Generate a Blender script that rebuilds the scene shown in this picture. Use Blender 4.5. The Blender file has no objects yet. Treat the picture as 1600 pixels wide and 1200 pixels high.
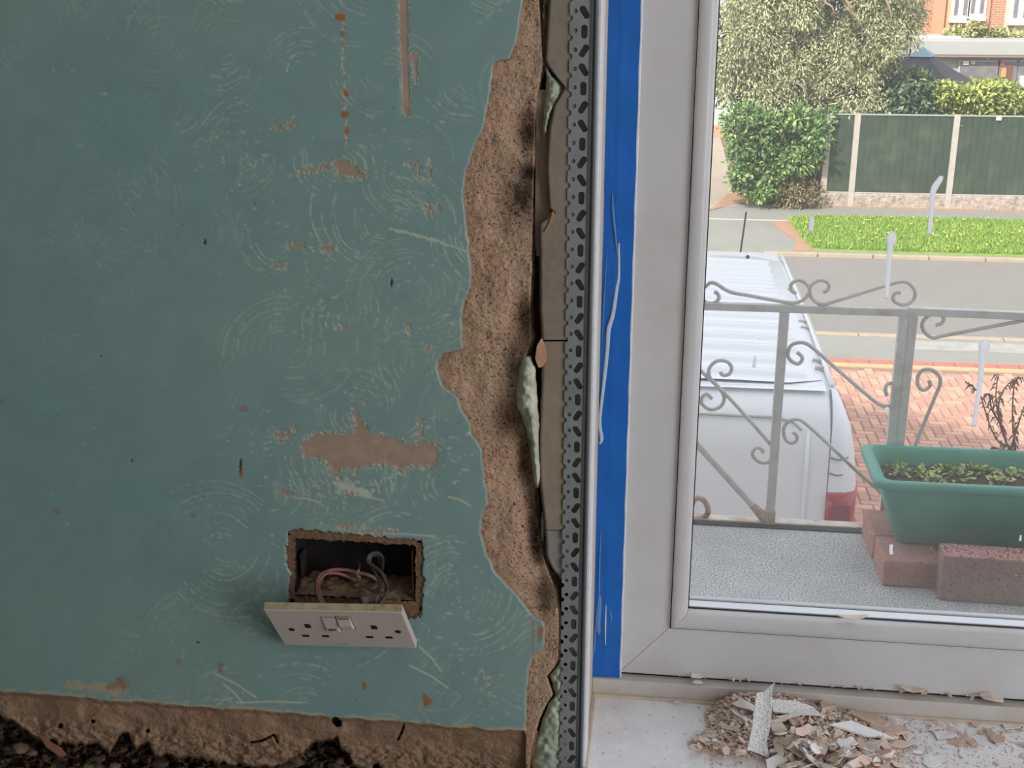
import bpy, bmesh, math, random
import numpy as np
from mathutils import Vector, Matrix, Euler
from mathutils.geometry import tessellate_polygon

# ------------------------------------------------------------------ camera
# world: X right along the window wall, Y out of the window, Z up, camera at the origin
F_PX = 1900.0
PITCH = math.atan(630 / F_PX)
YAW = math.atan(258 / math.hypot(F_PX, 630))
scene = bpy.context.scene
COL = scene.collection
camd = bpy.data.cameras.new('camera')
camd.sensor_width = 36.0
camd.lens = 36.0 * F_PX / 1600.0
camd.clip_start = 0.02
camd.clip_end = 400
cam = bpy.data.objects.new('camera', camd)
COL.objects.link(cam)
cam.rotation_euler = Euler((math.pi / 2 - PITCH, 0, YAW), 'XYZ')
scene.camera = cam

# ------------------------------------------------------------------ light
world = bpy.data.worlds.new('sky')
scene.world = world
world.use_nodes = True
wn = world.node_tree.nodes
wl = world.node_tree.links
wn.clear()
w_out = wn.new('ShaderNodeOutputWorld')
w_bg = wn.new('ShaderNodeBackground')
w_sky = wn.new('ShaderNodeTexSky')
w_sky.sky_type = 'NISHITA'
w_sky.sun_disc = False
w_sky.sun_elevation = math.radians(40)
w_sky.sun_rotation = math.radians(208)
w_sky.air_density = 1.0
w_sky.dust_density = 4.0
w_sky.ozone_density = 1.0
w_mix = wn.new('ShaderNodeMixRGB')
w_mix.inputs[0].default_value = 0.75
w_mix.inputs[2].default_value = (5.2, 5.3, 5.5, 1)
wl.new(w_sky.outputs[0], w_mix.inputs[1])
wl.new(w_mix.outputs[0], w_bg.inputs[0])
w_bg.inputs[1].default_value = 0.285
wl.new(w_bg.outputs[0], w_out.inputs[0])

sund = bpy.data.lights.new('sun', 'SUN')
sund.energy = 5.2
sund.angle = math.radians(1.5)
sund.color = (1.0, 0.93, 0.82)
sun = bpy.data.objects.new('sun', sund)
COL.objects.link(sun)
SUN_DIR = Vector((-0.5, -1.0, 0.95)).normalized()      # towards the sun
sun.rotation_euler = SUN_DIR.to_track_quat('Z', 'Y').to_euler()

# added fill light for the room, at an invented opening in the right wall
gd = bpy.data.lights.new('room_fill_light', 'AREA')
gd.shape = 'RECTANGLE'
gd.size = 2.0
gd.size_y = 2.1
gd.energy = 50
gd.color = (0.95, 0.965, 1.0)
fillo = bpy.data.objects.new('room_fill_light', gd)
COL.objects.link(fillo)
fillo.location = (2.36, -.75, 0.1)
fillo.rotation_euler = (math.radians(90), 0, math.radians(90))

scene.view_settings.view_transform = 'Standard'
scene.view_settings.look = 'None'
scene.view_settings.gamma = 1.0
scene.view_settings.use_curve_mapping = False
scene.view_settings.exposure = 0.0

# ------------------------------------------------------------------ measuring helpers
_fw = np.array([-math.sin(YAW) * math.cos(PITCH), math.cos(YAW) * math.cos(PITCH), -math.sin(PITCH)])
_rt = np.array([math.cos(YAW), math.sin(YAW), 0.0])
_up = np.cross(_rt, _fw)


def rays(x, y):
    x = np.asarray(x, float)[..., None]
    y = np.asarray(y, float)[..., None]
    return _fw + _rt * (x - 800) / F_PX - _up * (y - 600) / F_PX


def PYa(x, y, Y):
    d = rays(x, y)
    return d * (np.asarray(Y, float)[..., None] / d[..., 1:2])


def PY(x, y, Y):
    return Vector(PYa(x, y, Y))


def PZ(x, y, Z):
    d = rays(x, y)
    return Vector(d * (Z / d[2]))


# ------------------------------------------------------------------ noise
_rs = np.random.RandomState(7)
_tab = _rs.rand(512, 512)


def vnoise(x, y):
    xi = np.floor(x).astype(int)
    yi = np.floor(y).astype(int)
    xf = x - xi
    yf = y - yi
    xf = xf * xf * (3 - 2 * xf)
    yf = yf * yf * (3 - 2 * yf)
    a = _tab[xi % 512, yi % 512]
    b = _tab[(xi + 1) % 512, yi % 512]
    c = _tab[xi % 512, (yi + 1) % 512]
    d = _tab[(xi + 1) % 512, (yi + 1) % 512]
    return (a * (1 - xf) + b * xf) * (1 - yf) + (c * (1 - xf) + d * xf) * yf


def fbm(x, y, o=4, g=0.5):
    s = 0.0
    a = 1.0
    t = 0.0
    for i in range(o):
        s = s + a * vnoise(x * 2 ** i + 37.7 * i, y * 2 ** i + 91.3 * i)
        t += a
        a *= g
    return s / t


def lin(r, g=None, b=None):
    if g is None:
        r, g, b = r
    f = lambda c: (c / 255 / 12.92) if c / 255 <= 0.04045 else ((c / 255 + 0.055) / 1.055) ** 2.4
    return (f(r), f(g), f(b))


# ------------------------------------------------------------------ materials
MATS = {}


def mat(name, color, rough=0.7, metal=0.0, var=None, vscale=20, bump=0.0, bscale=80, spec=0.5, attr=False,
        speck=None, sscale=200, sthr=0.62, color2=None, stain=None, stscale=4, stamt=0.5, coat=0.0, bdetail=4, bdist=0.002):
    """color/color2/speck/stain given as sRGB 0-255"""
    if name in MATS:
        return MATS[name]
    m = bpy.data.materials.new(name)
    MATS[name] = m
    m.use_nodes = True
    nt = m.node_tree
    N = nt.nodes
    L = nt.links
    b = N['Principled BSDF']
    b.inputs['Roughness'].default_value = rough
    b.inputs['Metallic'].default_value = metal
    b.inputs['Specular IOR Level'].default_value = spec
    b.inputs['Coat Weight'].default_value = coat
    tc = N.new('ShaderNodeTexCoord')
    co = tc.outputs['Object']
    if attr:
        a = N.new('ShaderNodeVertexColor')
        a.layer_name = 'Col'
        cur = a.outputs['Color']
    else:
        r = N.new('ShaderNodeRGB')
        r.outputs[0].default_value = (*lin(color), 1)
        cur = r.outputs[0]

    def noise(scale, detail=4, rough_=0.55):
        n = N.new('ShaderNodeTexNoise')
        n.inputs['Scale'].default_value = scale
        n.inputs['Detail'].default_value = detail
        n.inputs['Roughness'].default_value = rough_
        L.new(co, n.inputs['Vector'])
        return n.outputs['Fac']

    def ramp(fac, lo, hi):
        n = N.new('ShaderNodeMapRange')
        n.inputs['From Min'].default_value = lo
        n.inputs['From Max'].default_value = hi
        L.new(fac, n.inputs['Value'])
        return n.outputs['Result']

    def mix(fac, c1, c2, mode='MIX'):
        n = N.new('ShaderNodeMixRGB')
        n.blend_type = mode
        if hasattr(fac, 'is_linked') or not isinstance(fac, (int, float)):
            L.new(fac, n.inputs[0])
        else:
            n.inputs[0].default_value = fac
        for s, c in ((1, c1), (2, c2)):
            if isinstance(c, tuple):
                n.inputs[s].default_value = (*c, 1)
            else:
                L.new(c, n.inputs[s])
        return n.outputs[0]
    if color2 is not None:
        cur = mix(ramp(noise(vscale, 5), 0.35, 0.65), cur, lin(color2))
    if var:
        f = ramp(noise(vscale * 1.7 + 3, 5), 0.25, 0.75)
        v = N.new('ShaderNodeMapRange')
        v.inputs['To Min'].default_value = 1 - var
        v.inputs['To Max'].default_value = 1 + var
        L.new(f, v.inputs['Value'])
        h = N.new('ShaderNodeVectorMath')
        h.operation = 'SCALE'
        L.new(cur, h.inputs[0])
        L.new(v.outputs[0], h.inputs['Scale'])
        cur = h.outputs[0]
    if stain is not None:
        f = ramp(noise(stscale, 6, 0.65), 0.5, 0.75)
        mm = N.new('ShaderNodeMath')
        mm.operation = 'MULTIPLY'
        mm.inputs[1].default_value = stamt
        L.new(f, mm.inputs[0])
        cur = mix(mm.outputs[0], cur, lin(stain))
    if speck is not None:
        f = ramp(noise(sscale, 2, 0.5), sthr, sthr + 0.05)
        cur = mix(f, cur, lin(speck))
    L.new(cur, b.inputs['Base Color'])
    if bump:
        bp = N.new('ShaderNodeBump')
        bp.inputs['Strength'].default_value = bump
        bp.inputs['Distance'].default_value = bdist
        L.new(noise(bscale, bdetail, 0.6), bp.inputs['Height'])
        L.new(bp.outputs[0], b.inputs['Normal'])
    return m


def mat_leaf(name, trans=0.25, rough=0.5):
    if name in MATS:
        return MATS[name]
    m = mat(name, (90, 120, 60), rough=rough, attr=True, spec=0.3)
    return m


def mat_glass():
    m = bpy.data.materials.new('glass')
    m.use_nodes = True
    N = m.node_tree.nodes
    L = m.node_tree.links
    N.clear()
    o = N.new('ShaderNodeOutputMaterial')
    tr = N.new('ShaderNodeBsdfTransparent')
    tr.inputs[0].default_value = (0.97, 0.98, 0.975, 1)
    gl = N.new('ShaderNodeBsdfGlossy')
    gl.inputs['Roughness'].default_value = 0.01
    fr = N.new('ShaderNodeFresnel')
    fr.inputs[0].default_value = 1.45
    sc = N.new('ShaderNodeMath')
    sc.operation = 'MULTIPLY'
    sc.inputs[1].default_value = 0.8
    L.new(fr.outputs[0], sc.inputs[0])
    mx = N.new('ShaderNodeMixShader')
    L.new(sc.outputs[0], mx.inputs[0])
    L.new(tr.outputs[0], mx.inputs[1])
    L.new(gl.outputs[0], mx.inputs[2])
    # whitish haze mixed into the pane, veils and lightens the view outside
    di = N.new('ShaderNodeBsdfTranslucent')
    di.inputs[0].default_value = (0.95, 0.95, 0.95, 1)
    tc = N.new('ShaderNodeTexCoord')
    no = N.new('ShaderNodeTexNoise')
    no.inputs['Scale'].default_value = 7
    no.inputs['Detail'].default_value = 5
    L.new(tc.outputs['Object'], no.inputs['Vector'])
    mr = N.new('ShaderNodeMapRange')
    mr.inputs['From Min'].default_value = 0.3
    mr.inputs['From Max'].default_value = 0.7
    mr.inputs['To Min'].default_value = 0.07
    mr.inputs['To Max'].default_value = 0.11
    L.new(no.outputs['Fac'], mr.inputs['Value'])
    m2 = N.new('ShaderNodeMixShader')
    L.new(mr.outputs[0], m2.inputs[0])
    L.new(mx.outputs[0], m2.inputs[1])
    L.new(di.outputs[0], m2.inputs[2])
    L.new(m2.outputs[0], o.inputs[0])
    return m


# ------------------------------------------------------------------ object helpers
def finish(me, name, material, parent=None, smooth=False, bevel=0.0, bseg=2, solid=0.0):
    o = bpy.data.objects.new(name, me)
    COL.objects.link(o)
    if material is not None:
        if isinstance(material, (list, tuple)):
            for mm in material:
                me.materials.append(mm)
        else:
            me.materials.append(material)
    if parent is not None:
        o.parent = parent
        o.matrix_parent_inverse = Matrix.Identity(4)
    if smooth:
        me.polygons.foreach_set('use_smooth', np.ones(len(me.polygons), bool))
    if solid:
        s = o.modifiers.new('s', 'SOLIDIFY')
        s.thickness = solid
        s.offset = 0
    if bevel:
        bv = o.modifiers.new('b', 'BEVEL')
        bv.width = bevel
        bv.segments = bseg
        bv.limit_method = 'ANGLE'
        bv.angle_limit = math.radians(40)
        bv.harden_normals = False
    return o


def tag(o, label=None, cat=None, group=None, kind=None):
    if label:
        o['label'] = label
    if cat:
        o['category'] = cat
    if group:
        o['group'] = group
    if kind:
        o['kind'] = kind
    return o


def empty(name, loc=(0, 0, 0)):
    o = bpy.data.objects.new(name, None)
    o.empty_display_size = 0.05
    o.location = loc
    COL.objects.link(o)
    return o


def rebase(root):
    """move an empty made at the origin to its children's base centre without moving them"""
    bpy.context.view_layer.update()
    pts = []
    for c in root.children:
        if c.type == 'MESH':
            for v in c.bound_box:
                pts.append(c.matrix_basis @ Vector(v))
    if not pts:
        return root
    lo = Vector((min(p.x for p in pts), min(p.y for p in pts), min(p.z for p in pts)))
    hi = Vector((max(p.x for p in pts), max(p.y for p in pts), max(p.z for p in pts)))
    base = Vector(((lo.x + hi.x) / 2, (lo.y + hi.y) / 2, lo.z))
    root.location = base
    for c in root.children:
        c.location = c.location - base
    return root


class MB:
    def __init__(s):
        s.v = []
        s.f = []

    def add(s, vs, fs):
        n = len(s.v)
        s.v += [tuple(v) for v in vs]
        s.f += [tuple(i + n for i in f) for f in fs]
        return s

    def box(s, x0, x1, y0, y1, z0, z1):
        return s.add([(x0, y0, z0), (x1, y0, z0), (x1, y1, z0), (x0, y1, z0), (x0, y0, z1), (x1, y0, z1), (x1, y1, z1), (x0, y1, z1)],
                     [(0, 3, 2, 1), (4, 5, 6, 7), (0, 1, 5, 4), (1, 2, 6, 5), (2, 3, 7, 6), (3, 0, 4, 7)])

    def prism_y(s, poly, y0, y1):
        """poly: list of (x,z), counter-clockwise seen from -Y"""
        n = len(poly)
        vs = [(x, y0, z) for x, z in poly] + [(x, y1, z) for x, z in poly]
        fs = [tuple(range(n)), tuple(range(2 * n - 1, n - 1, -1))]
        for i in range(n):
            j = (i + 1) % n
            fs.append((j, i, n + i, n + j))
        return s.add(vs, fs)

    def prism_z(s, poly, z0, z1):
        n = len(poly)
        vs = [(x, y, z0) for x, y in poly] + [(x, y, z1) for x, y in poly]
        fs = [tuple(range(n - 1, -1, -1)), tuple(range(n, 2 * n))]
        for i in range(n):
            j = (i + 1) % n
            fs.append((i, j, n + j, n + i))
        return s.add(vs, fs)

    def tube(s, pts, r, seg=8, caps=True, flat=1.0):
        pts = [Vector(p) for p in pts]
        n = len(pts)
        rr = r if isinstance(r, (list, tuple, np.ndarray)) else [r] * n
        t0 = (pts[1] - pts[0]).normalized()
        ref = Vector((0, 1, 0)) if abs(t0.y) < 0.9 else Vector((1, 0, 0))
        nrm = (ref - t0 * ref.dot(t0)).normalized()
        vs = []
        fs = []
        for i in range(n):
            t = (pts[min(i + 1, n - 1)] - pts[max(i - 1, 0)])
            if t.length < 1e-9:
                t = t0
            t = t.normalized()
            nrm = (nrm - t * nrm.dot(t))
            nrm = nrm.normalized() if nrm.length > 1e-6 else t.orthogonal().normalized()
            bn = t.cross(nrm)
            for k in range(seg):
                a = 2 * math.pi * k / seg
                vs.append(pts[i] + nrm * (math.cos(a) * rr[i] * flat) + bn * (math.sin(a) * rr[i]))
        for i in range(n - 1):
            for k in range(seg):
                k2 = (k + 1) % seg
                fs.append((i * seg + k, i * seg + k2, (i + 1) * seg + k2, (i + 1) * seg + k))
        if caps:
            fs.append(tuple(range(seg - 1, -1, -1)))
            fs.append(tuple((n - 1) * seg + k for k in range(seg)))
        return s.add(vs, fs)

    def build(s, name, material, parent=None, smooth=False, bevel=0.0, bseg=2, solid=0.0):
        me = bpy.data.meshes.new(name)
        me.from_pydata(s.v, [], s.f)
        me.update()
        return finish(me, name, material, parent, smooth, bevel, bseg, solid)


def box(name, x0, x1, y0, y1, z0, z1, material, parent=None, bevel=0.0):
    return MB().box(x0, x1, y0, y1, z0, z1).build(name, material, parent, bevel=bevel)


def catmull(pts, k=6):
    pts = [Vector(p) for p in pts]
    out = []
    n = len(pts)
    for i in range(n - 1):
        p0, p1, p2, p3 = pts[max(i - 1, 0)], pts[i], pts[i + 1], pts[min(i + 2, n - 1)]
        for j in range(k):
            t = j / k
            out.append(0.5 * ((2 * p1) + (-p0 + p2) * t + (2 * p0 - 5 * p1 + 4 * p2 - p3) * t * t + (-p0 + 3 * p1 - 3 * p2 + p3) * t ** 3))
    out.append(pts[-1])
    return out


def np_mesh(name, V, Fq, material, parent=None, col=None, smooth=False):
    """V (n,3), Fq (m,4) or (m,3)"""
    me = bpy.data.meshes.new(name)
    V = np.ascontiguousarray(V, dtype=np.float32)
    Fq = np.ascontiguousarray(Fq, dtype=np.int32)
    m, k = Fq.shape
    me.vertices.add(len(V))
    me.vertices.foreach_set('co', V.ravel())
    me.loops.add(m * k)
    me.loops.foreach_set('vertex_index', Fq.ravel())
    me.polygons.add(m)
    me.polygons.foreach_set('loop_start', np.arange(0, m * k, k, dtype=np.int32))
    me.polygons.foreach_set('loop_total', np.full(m, k, dtype=np.int32))
    me.update(calc_edges=True)
    if col is not None:
        ca = me.color_attributes.new('Col', 'FLOAT_COLOR', 'POINT')
        c4 = np.ones((len(V), 4), dtype=np.float32)
        c4[:, :3] = col
        ca.data.foreach_set('color', c4.ravel())
    return finish(me, name, material, parent, smooth)


def grid_faces(ny, nx, keep=None):
    i = np.arange((ny - 1) * (nx - 1))
    r = i // (nx - 1)
    c = i % (nx - 1)
    a = r * nx + c
    f = np.stack([a, a + nx, a + nx + 1, a + 1], 1)
    if keep is not None:
        f = f[keep.ravel()]
    return f


def interp(v, pts):
    pts = sorted(pts)
    return np.interp(v, [p[0] for p in pts], [p[1] for p in pts])


def inpoly(x, y, poly):
    x = np.asarray(x)
    y = np.asarray(y)
    c = np.zeros(x.shape, bool)
    n = len(poly)
    for i in range(n):
        x0, y0 = poly[i]
        x1, y1 = poly[(i + 1) % n]
        if y0 == y1:
            continue
        k = ((y0 > y) != (y1 > y)) & (x < (x1 - x0) * (y - y0) / (y1 - y0) + x0)
        c ^= k
    return c


rnd = random.Random(11)
YW = 1.15          # plaster face of the window wall
YF = 1.31          # window frame
SILL = -0.835
TER = -1.0         # terrace
ST = -4.4          # street
FLOOR = -1.05
CEIL = 1.35

M_white = mat('upvc', (205, 203, 204), rough=0.35, var=0.03, vscale=6, stain=(170, 150, 125), stscale=9, stamt=0.25)
M_black = mat('black_gasket', (22, 22, 24), rough=0.6)
M_plaster_room = mat('room_plaster', (200, 200, 198), rough=0.9, var=0.06, bump=0.2)

# ================================================================== THE ROOM
def structure(o):
    o['kind'] = 'structure'
    return o


XL, XR_, YB = -1.0, 2.4, -3.0
structure(box('floor', XL, XR_, YB, YW + 0.05, FLOOR - 0.1, FLOOR, mat('floorboards', (120, 108, 96), rough=0.7, var=0.15, vscale=5)))
structure(box('ceiling', XL, XR_, YB, 1.5, CEIL, CEIL + 0.1, M_plaster_room))
structure(box('wall_side', XL - 0.1, XL, YB, YW + 0.06, FLOOR, CEIL, mat('side_paint', (84, 98, 96), rough=0.7)))
w = structure(box('wall_right', XR_, XR_ + 0.1, .3, 1.5, FLOOR, CEIL, M_plaster_room))
MB().box(XR_, XR_ + .1, YB, -1.8, FLOOR, CEIL).build('wall_pier', M_plaster_room, w)
MB().box(XR_, XR_ + .1, -1.8, .3, 1.15, CEIL).build('lintel', M_plaster_room, w)
structure(MB().box(XL, XR_, YB - 0.1, YB, FLOOR, CEIL).build('wall_back', M_plaster_room))
# the storey above and its roof: their shadow lies over the terrace and most of the drive
M_hb0 = mat('own_house_bounce_white', (226, 222, 214), rough=.9, var=.05)  # pale wall colour, chosen to bounce light onto the terrace
structure(MB().prism_y([(-8, CEIL + .1), (9, CEIL + .1), (9, 3.2), (4, 3.4), (-.8, 5.15), (-4, 6.75), (-8, 5.4)], -1.6, 1.5).build('house_upper_storey', M_hb0))
# masonry of the outer wall
M_mason = mat('dark_masonry', (62, 50, 42), rough=0.95, var=0.3, vscale=30, bump=0.5, bscale=60)
w = structure(MB().box(XL, -0.083, YW + 0.062, 1.5, FLOOR - 3.5, CEIL).build('wall_outer', M_mason))
MB().box(-0.083, 1.32, YW + 0.062, 1.5, FLOOR - 3.5, SILL - 0.03).build('wall_under_sill', M_mason, w)
MB().box(1.32, XR_, YW, 1.5, FLOOR - 3.5, CEIL).build('wall_beside_window', M_plaster_room, w)
MB().box(-0.083, 1.32, YW, 1.5, 1.0, CEIL).build('window_head', M_plaster_room, w)
MB().box(-0.083, 1.32, YW + 0.02, YW + 0.062, FLOOR, SILL - 0.03).build('wall_lining', M_plaster_room, w)

# ------------------------------------------------------------------ painted plaster of the window wall
EDGE = [(-120, 818), (0, 816), (40, 813), (70, 806), (92, 796), (96, 775), (105, 771), (140, 766), (200, 755), (230, 741), (270, 728),
        (300, 723), (340, 728), (390, 733), (430, 738), (450, 734), (480, 724), (500, 722), (546, 723), (549, 708), (553, 692),
        (565, 683), (590, 686), (605, 694), (622, 715), (640, 722), (660, 733), (680, 738), (700, 752), (740, 757), (790, 763),
        (798, 755), (820, 751), (845, 753), (870, 762), (890, 770), (905, 785), (925, 803), (945, 818), (958, 828), (968, 840),
        (972, 849), (985, 852), (1005, 851), (1018, 846), (1022, 834), (1035, 828), (1060, 824), (1100, 822), (1160, 822)]


def xR(y):
    e = interp(y, EDGE)
    return e + (fbm(y * 0.09, y * 0 + 3, 3) - 0.5) * 5


def yBot(x):
    return 1079 + 0.0767 * x + (fbm(x * 0.05, x * 0 + 9, 4) - 0.5) * 7


# the marks on the paint, drawn once in photo-measured coordinates of this wall (1 unit = about 0.65 mm)
MW, MH, MO = 960, 1330, 90          # raster size and offset of the wall chart
chart = {k: np.zeros((MH, MW), np.float32) for k in ('line', 'bare', 'rust', 'pale', 'dark', 'cream', 'red')}
gy, gx = np.mgrid[0:MH, 0:MW]
gx = gx - MO
gy = gy - MO
wob_x = (fbm(gx * 0.05, gy * 0.05, 4) - 0.5) * 14 + (fbm(gx * 0.35 + 9, gy * 0.35, 3) - 0.5) * 16
wob_y = (fbm(gx * 0.05 + 50, gy * 0.05 + 20, 4) - 0.5) * 14 + (fbm(gx * 0.35 + 90, gy * 0.35, 3) - 0.5) * 16


def stamp(ch, poly, v=1.0, wob=1.0):
    xs = [p[0] for p in poly]
    ys = [p[1] for p in poly]
    x0, x1 = max(0, int(min(xs)) + MO - 14), min(MW, int(max(xs)) + MO + 14)
    y0, y1 = max(0, int(min(ys)) + MO - 14), min(MH, int(max(ys)) + MO + 14)
    s = (slice(y0, y1), slice(x0, x1))
    k = inpoly(gx[s] + wob_x[s] * wob, gy[s] + wob_y[s] * wob, poly)
    a = chart[ch][s]
    a[k] = np.maximum(a[k], v)


def disc(ch, x, y, rx, ry, v=1.0, wob=0.5):
    stamp(ch, [(x + rx * math.cos(t), y + ry * math.sin(t)) for t in np.linspace(0, 2 * math.pi, 14)[:-1]], v, wob)


def stroke(ch, pts, width, v):
    pts = np.array(pts, float)
    for (x0, y0), (x1, y1) in zip(pts[:-1], pts[1:]):
        n = max(2, int(math.hypot(x1 - x0, y1 - y0) * 1.5))
        for t in np.linspace(0, 1, n):
            px = x0 + (x1 - x0) * t + MO
            py = y0 + (y1 - y0) * t + MO
            ix, iy = int(px), int(py)
            r = int(width) + 1
            if r < ix < MW - r - 1 and r < iy < MH - r - 1:
                yy, xx = np.mgrid[iy - r:iy + r + 1, ix - r:ix + r + 1]
                d = np.clip(width - np.hypot(xx - px, yy - py) + 0.5, 0, 1) * v
                a = chart[ch][iy - r:iy + r + 1, ix - r:ix + r + 1]
                np.maximum(a, d, out=a)


# brushed swirls of the old textured paint
sw = random.Random(5)
centres = []
fixed = [(350, 75), (375, 235), (640, 265), (255, 170), (130, 225), (300, 370), (450, 545), (655, 560), (110, 440), (160, 560), (740, 130), (600, 120), (470, 110), (560, 640), (700, 760), (420, 760), (720, 930), (690, 1070), (560, 960), (250, 60), (40, 60)]
centres = list(fixed)
for j in range(10):
    for i in range(7):
        c_ = (30 + i * 130 + (65 if j % 2 else 0) + sw.uniform(-35, 35), -30 + j * 130 + sw.uniform(-35, 35))
        if min(math.hypot(c_[0] - f_[0], c_[1] - f_[1]) for f_ in fixed) > 85:
            centres.append(c_)
for (sx, sy) in centres:
    a0 = sw.uniform(0, 6.28)
    turn = sw.choice((-1, 1))
    strong = np.interp(sx, [0, 250, 450, 800], [0.28, 0.55, 0.85, 0.95]) * sw.uniform(0.55, 1.0)
    if sx < 330 and 480 < sy < 1000:
        strong *= 0.35
    r = sw.uniform(10, 16)
    rmax = sw.uniform(62, 108)
    span = sw.uniform(1.2, 2.3)
    nf = sw.choice((1, 2, 2))
    while r < rmax:
        for q in range(nf):
            s0 = a0 + sw.uniform(-.3, .3) + q * 3.1 + r * .004
            ln = span * sw.uniform(.45, 1.0)
            pts = []
            for t in np.linspace(0, 1, 14):
                a = s0 + turn * ln * t
                rr = r * (1 + 0.22 * t) + 1.2 * math.sin(7 * t + r)
                pts.append((sx + rr * math.cos(a), sy + rr * 0.95 * math.sin(a)))
            stroke('line', pts, sw.uniform(0.7, 2.0), strong * sw.uniform(0.45, 1.0))
        r += sw.uniform(6, 11)
brk = np.clip((fbm(gx * 0.16, gy * 0.16, 3) - 0.36) * 5, 0, 1) * (.55 + .45 * np.clip((fbm(gx * .02 + 4, gy * .02, 3) - .3) * 4, 0, 1))
chart['pale'] = np.maximum(chart['pale'], np.clip(chart['line'] - .5, 0, 1) * 1.5 * (fbm(gx * .4 + 3, gy * .4, 2) > .62) * (gx > 330))
chart['line'] *= brk
# paint knocked off the ridges, in crumbs
for (cx, cy, rx, ry, n) in ((545, 770, 90, 30, 150), (560, 620, 60, 60, 70), (470, 400, 70, 60, 70), (690, 470, 60, 70, 60), (700, 580, 60, 30, 60), (420, 690, 60, 50, 90),
                            (720, 720, 30, 60, 70), (690, 980, 90, 90, 150), (760, 1070, 50, 60, 90), (500, 480, 80, 70, 70), (430, 270, 90, 90, 70),
                            (370, 250, 60, 120, 60), (640, 290, 50, 30, 40), (300, 1090, 200, 14, 60), (420, 880, 25, 60, 35), (690, 880, 40, 50, 50),
                            (150, 150, 120, 120, 25), (110, 640, 90, 200, 22), (600, 250, 120, 200, 60)):
    for q in range(int(n * .55)):
        disc('pale', cx + sw.gauss(0, .5) * rx, cy + sw.gauss(0, .5) * ry, sw.uniform(.8, 3.0) * sw.choice((1, 1, 2)), sw.uniform(.7, 1.8), sw.uniform(.4, 1), .5)
z3 = lambda pts, ox, oy: [(ox + a / 3, oy + b / 3) for a, b in pts]
stamp('bare', z3([(212, 870), (300, 825), (450, 830), (455, 740), (480, 745), (520, 810), (560, 840), (640, 850), (720, 880), (762, 880), (768, 748), (785, 750), (790, 860),
                  (860, 890), (860, 945), (830, 990), (700, 990), (670, 1025), (655, 990), (600, 985), (490, 990), (475, 1040), (460, 1000), (400, 1010), (385, 1050),
                  (340, 990), (300, 960), (215, 945)], 400, 400), 1, .55)
stamp('bare', z3([(340, 750), (430, 755), (490, 800), (550, 812), (490, 845), (380, 825)], 400, 0), 1, .4)
stamp('bare', z3([(165, 820), (240, 780), (330, 765), (335, 795), (260, 808)], 400, 0), .8, .3)
stamp('bare', [(622, -90), (636, -90), (636, 0), (637, 60), (640, 140), (639, 175), (635, 184), (629, 175), (628, 120), (624, 40)], 1, .12)
stamp('bare', [(639, 84), (653, 84), (652, 128), (648, 130), (645, 92), (639, 91)], .9, .12)
stamp('bare', z3([(90, 830), (160, 820), (180, 780), (190, 820), (150, 850), (110, 880)], 400, 400), .9, .4)
stamp('bare', z3([(70, 600), (130, 580), (185, 575), (185, 590), (110, 612)], 400, 0), .8, .3)
for p in ((672, 262, 2.5, 18), (655, 268, 2.5, 14), (641, 258, 8, 4), (667, 328, 5, 12), (682, 325, 4, 6), (512, 388, 12, 6), (462, 385, 14, 5), (436, 416, 13, 3),
          (637, 515, 4, 9), (670, 545, 5, 3), (590, 832, 34, 3), (545, 822, 18, 4), (536, 509, 6, 2), (440, 200, 9, 3), (445, 770, 14, 5)):
    disc('bare', *p, .9, .35)
stamp('line', z3([(620, 1060), (740, 1095), (870, 1130), (985, 1175), (980, 1182), (860, 1140), (735, 1108), (625, 1075)], 400, 0), .9, .3)
for (x0, y0, x1, y1) in ((520, 755, 580, 775), (525, 770, 600, 782), (540, 745, 560, 772), (460, 778, 500, 785), (585, 750, 592, 770), (608, 745, 612, 768), (700, 776, 735, 790),
                         (335, 1052, 400, 1090), (370, 1098, 470, 1098), (350, 1070, 380, 1100), (640, 1040, 700, 1075), (655, 1010, 690, 1050), (560, 834, 680, 838)):
    stroke('pale', [(x0, y0), ((x0 + x1) / 2 + 2, (y0 + y1) / 2 - 2), (x1, y1)], 1.3, 1)
stamp('pale', z3([(355, 1055), (480, 1085), (560, 1110), (530, 1140), (400, 1110)], 400, 400), 1, .8)
stamp('bare', z3([(400, 1100), (480, 1105), (470, 1125), (420, 1118)], 400, 400), 1, .4)
for q in range(80):
    t = q / 80
    x = 533 + 8 * t + sw.uniform(-1.5, 1.5)
    disc('pale', x, 240 * t - 6, sw.uniform(.7, 2), sw.uniform(1, 3), .9 if sw.random() < .75 else .3, .3)
    if sw.random() < .35:
        disc('rust', x, 240 * t - 6, sw.uniform(.8, 2), sw.uniform(1, 2.4), .8, .3)
for p in ((532, 27, 8, 7), (535, 53, 3, 5), (541, 147, 4, 5), (539, 178, 6, 6), (542, 204, 3, 6), (569, 1072, 4, 7)):
    disc('rust', *p, 1, .3)
stamp('rust', [(660, 1080), (676, 1096), (662, 1108)], 1, .2)
stamp('rust', z3([(20, 0), (50, 20), (45, 70), (25, 90)], 832, 975), .8, .3)
stroke('rust', [(832, 962), (833, 1000), (832, 1050)], 1.0, 1)
stamp('cream', [(95, 1070), (140, 1066), (175, 1068), (200, 1072), (185, 1086), (165, 1088), (160, 1078), (100, 1078)], .8, 1.0)
stamp('red', [(160, 1075), (188, 1058), (200, 1066), (196, 1074), (182, 1078)], .7, .9)
for p in ((130, 627, 0.6, 0.6), (380, 640, 9, 4), (300, 805, 6, 4), (90, 800, 7, 4), (345, 1042, 5, 9), (278, 1036, 4, 5), (2, 627, 2, 4), (718, 725, 5, 2), (715, 660, 5, 2)):
    disc('red', *p, .55, .6)
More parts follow.
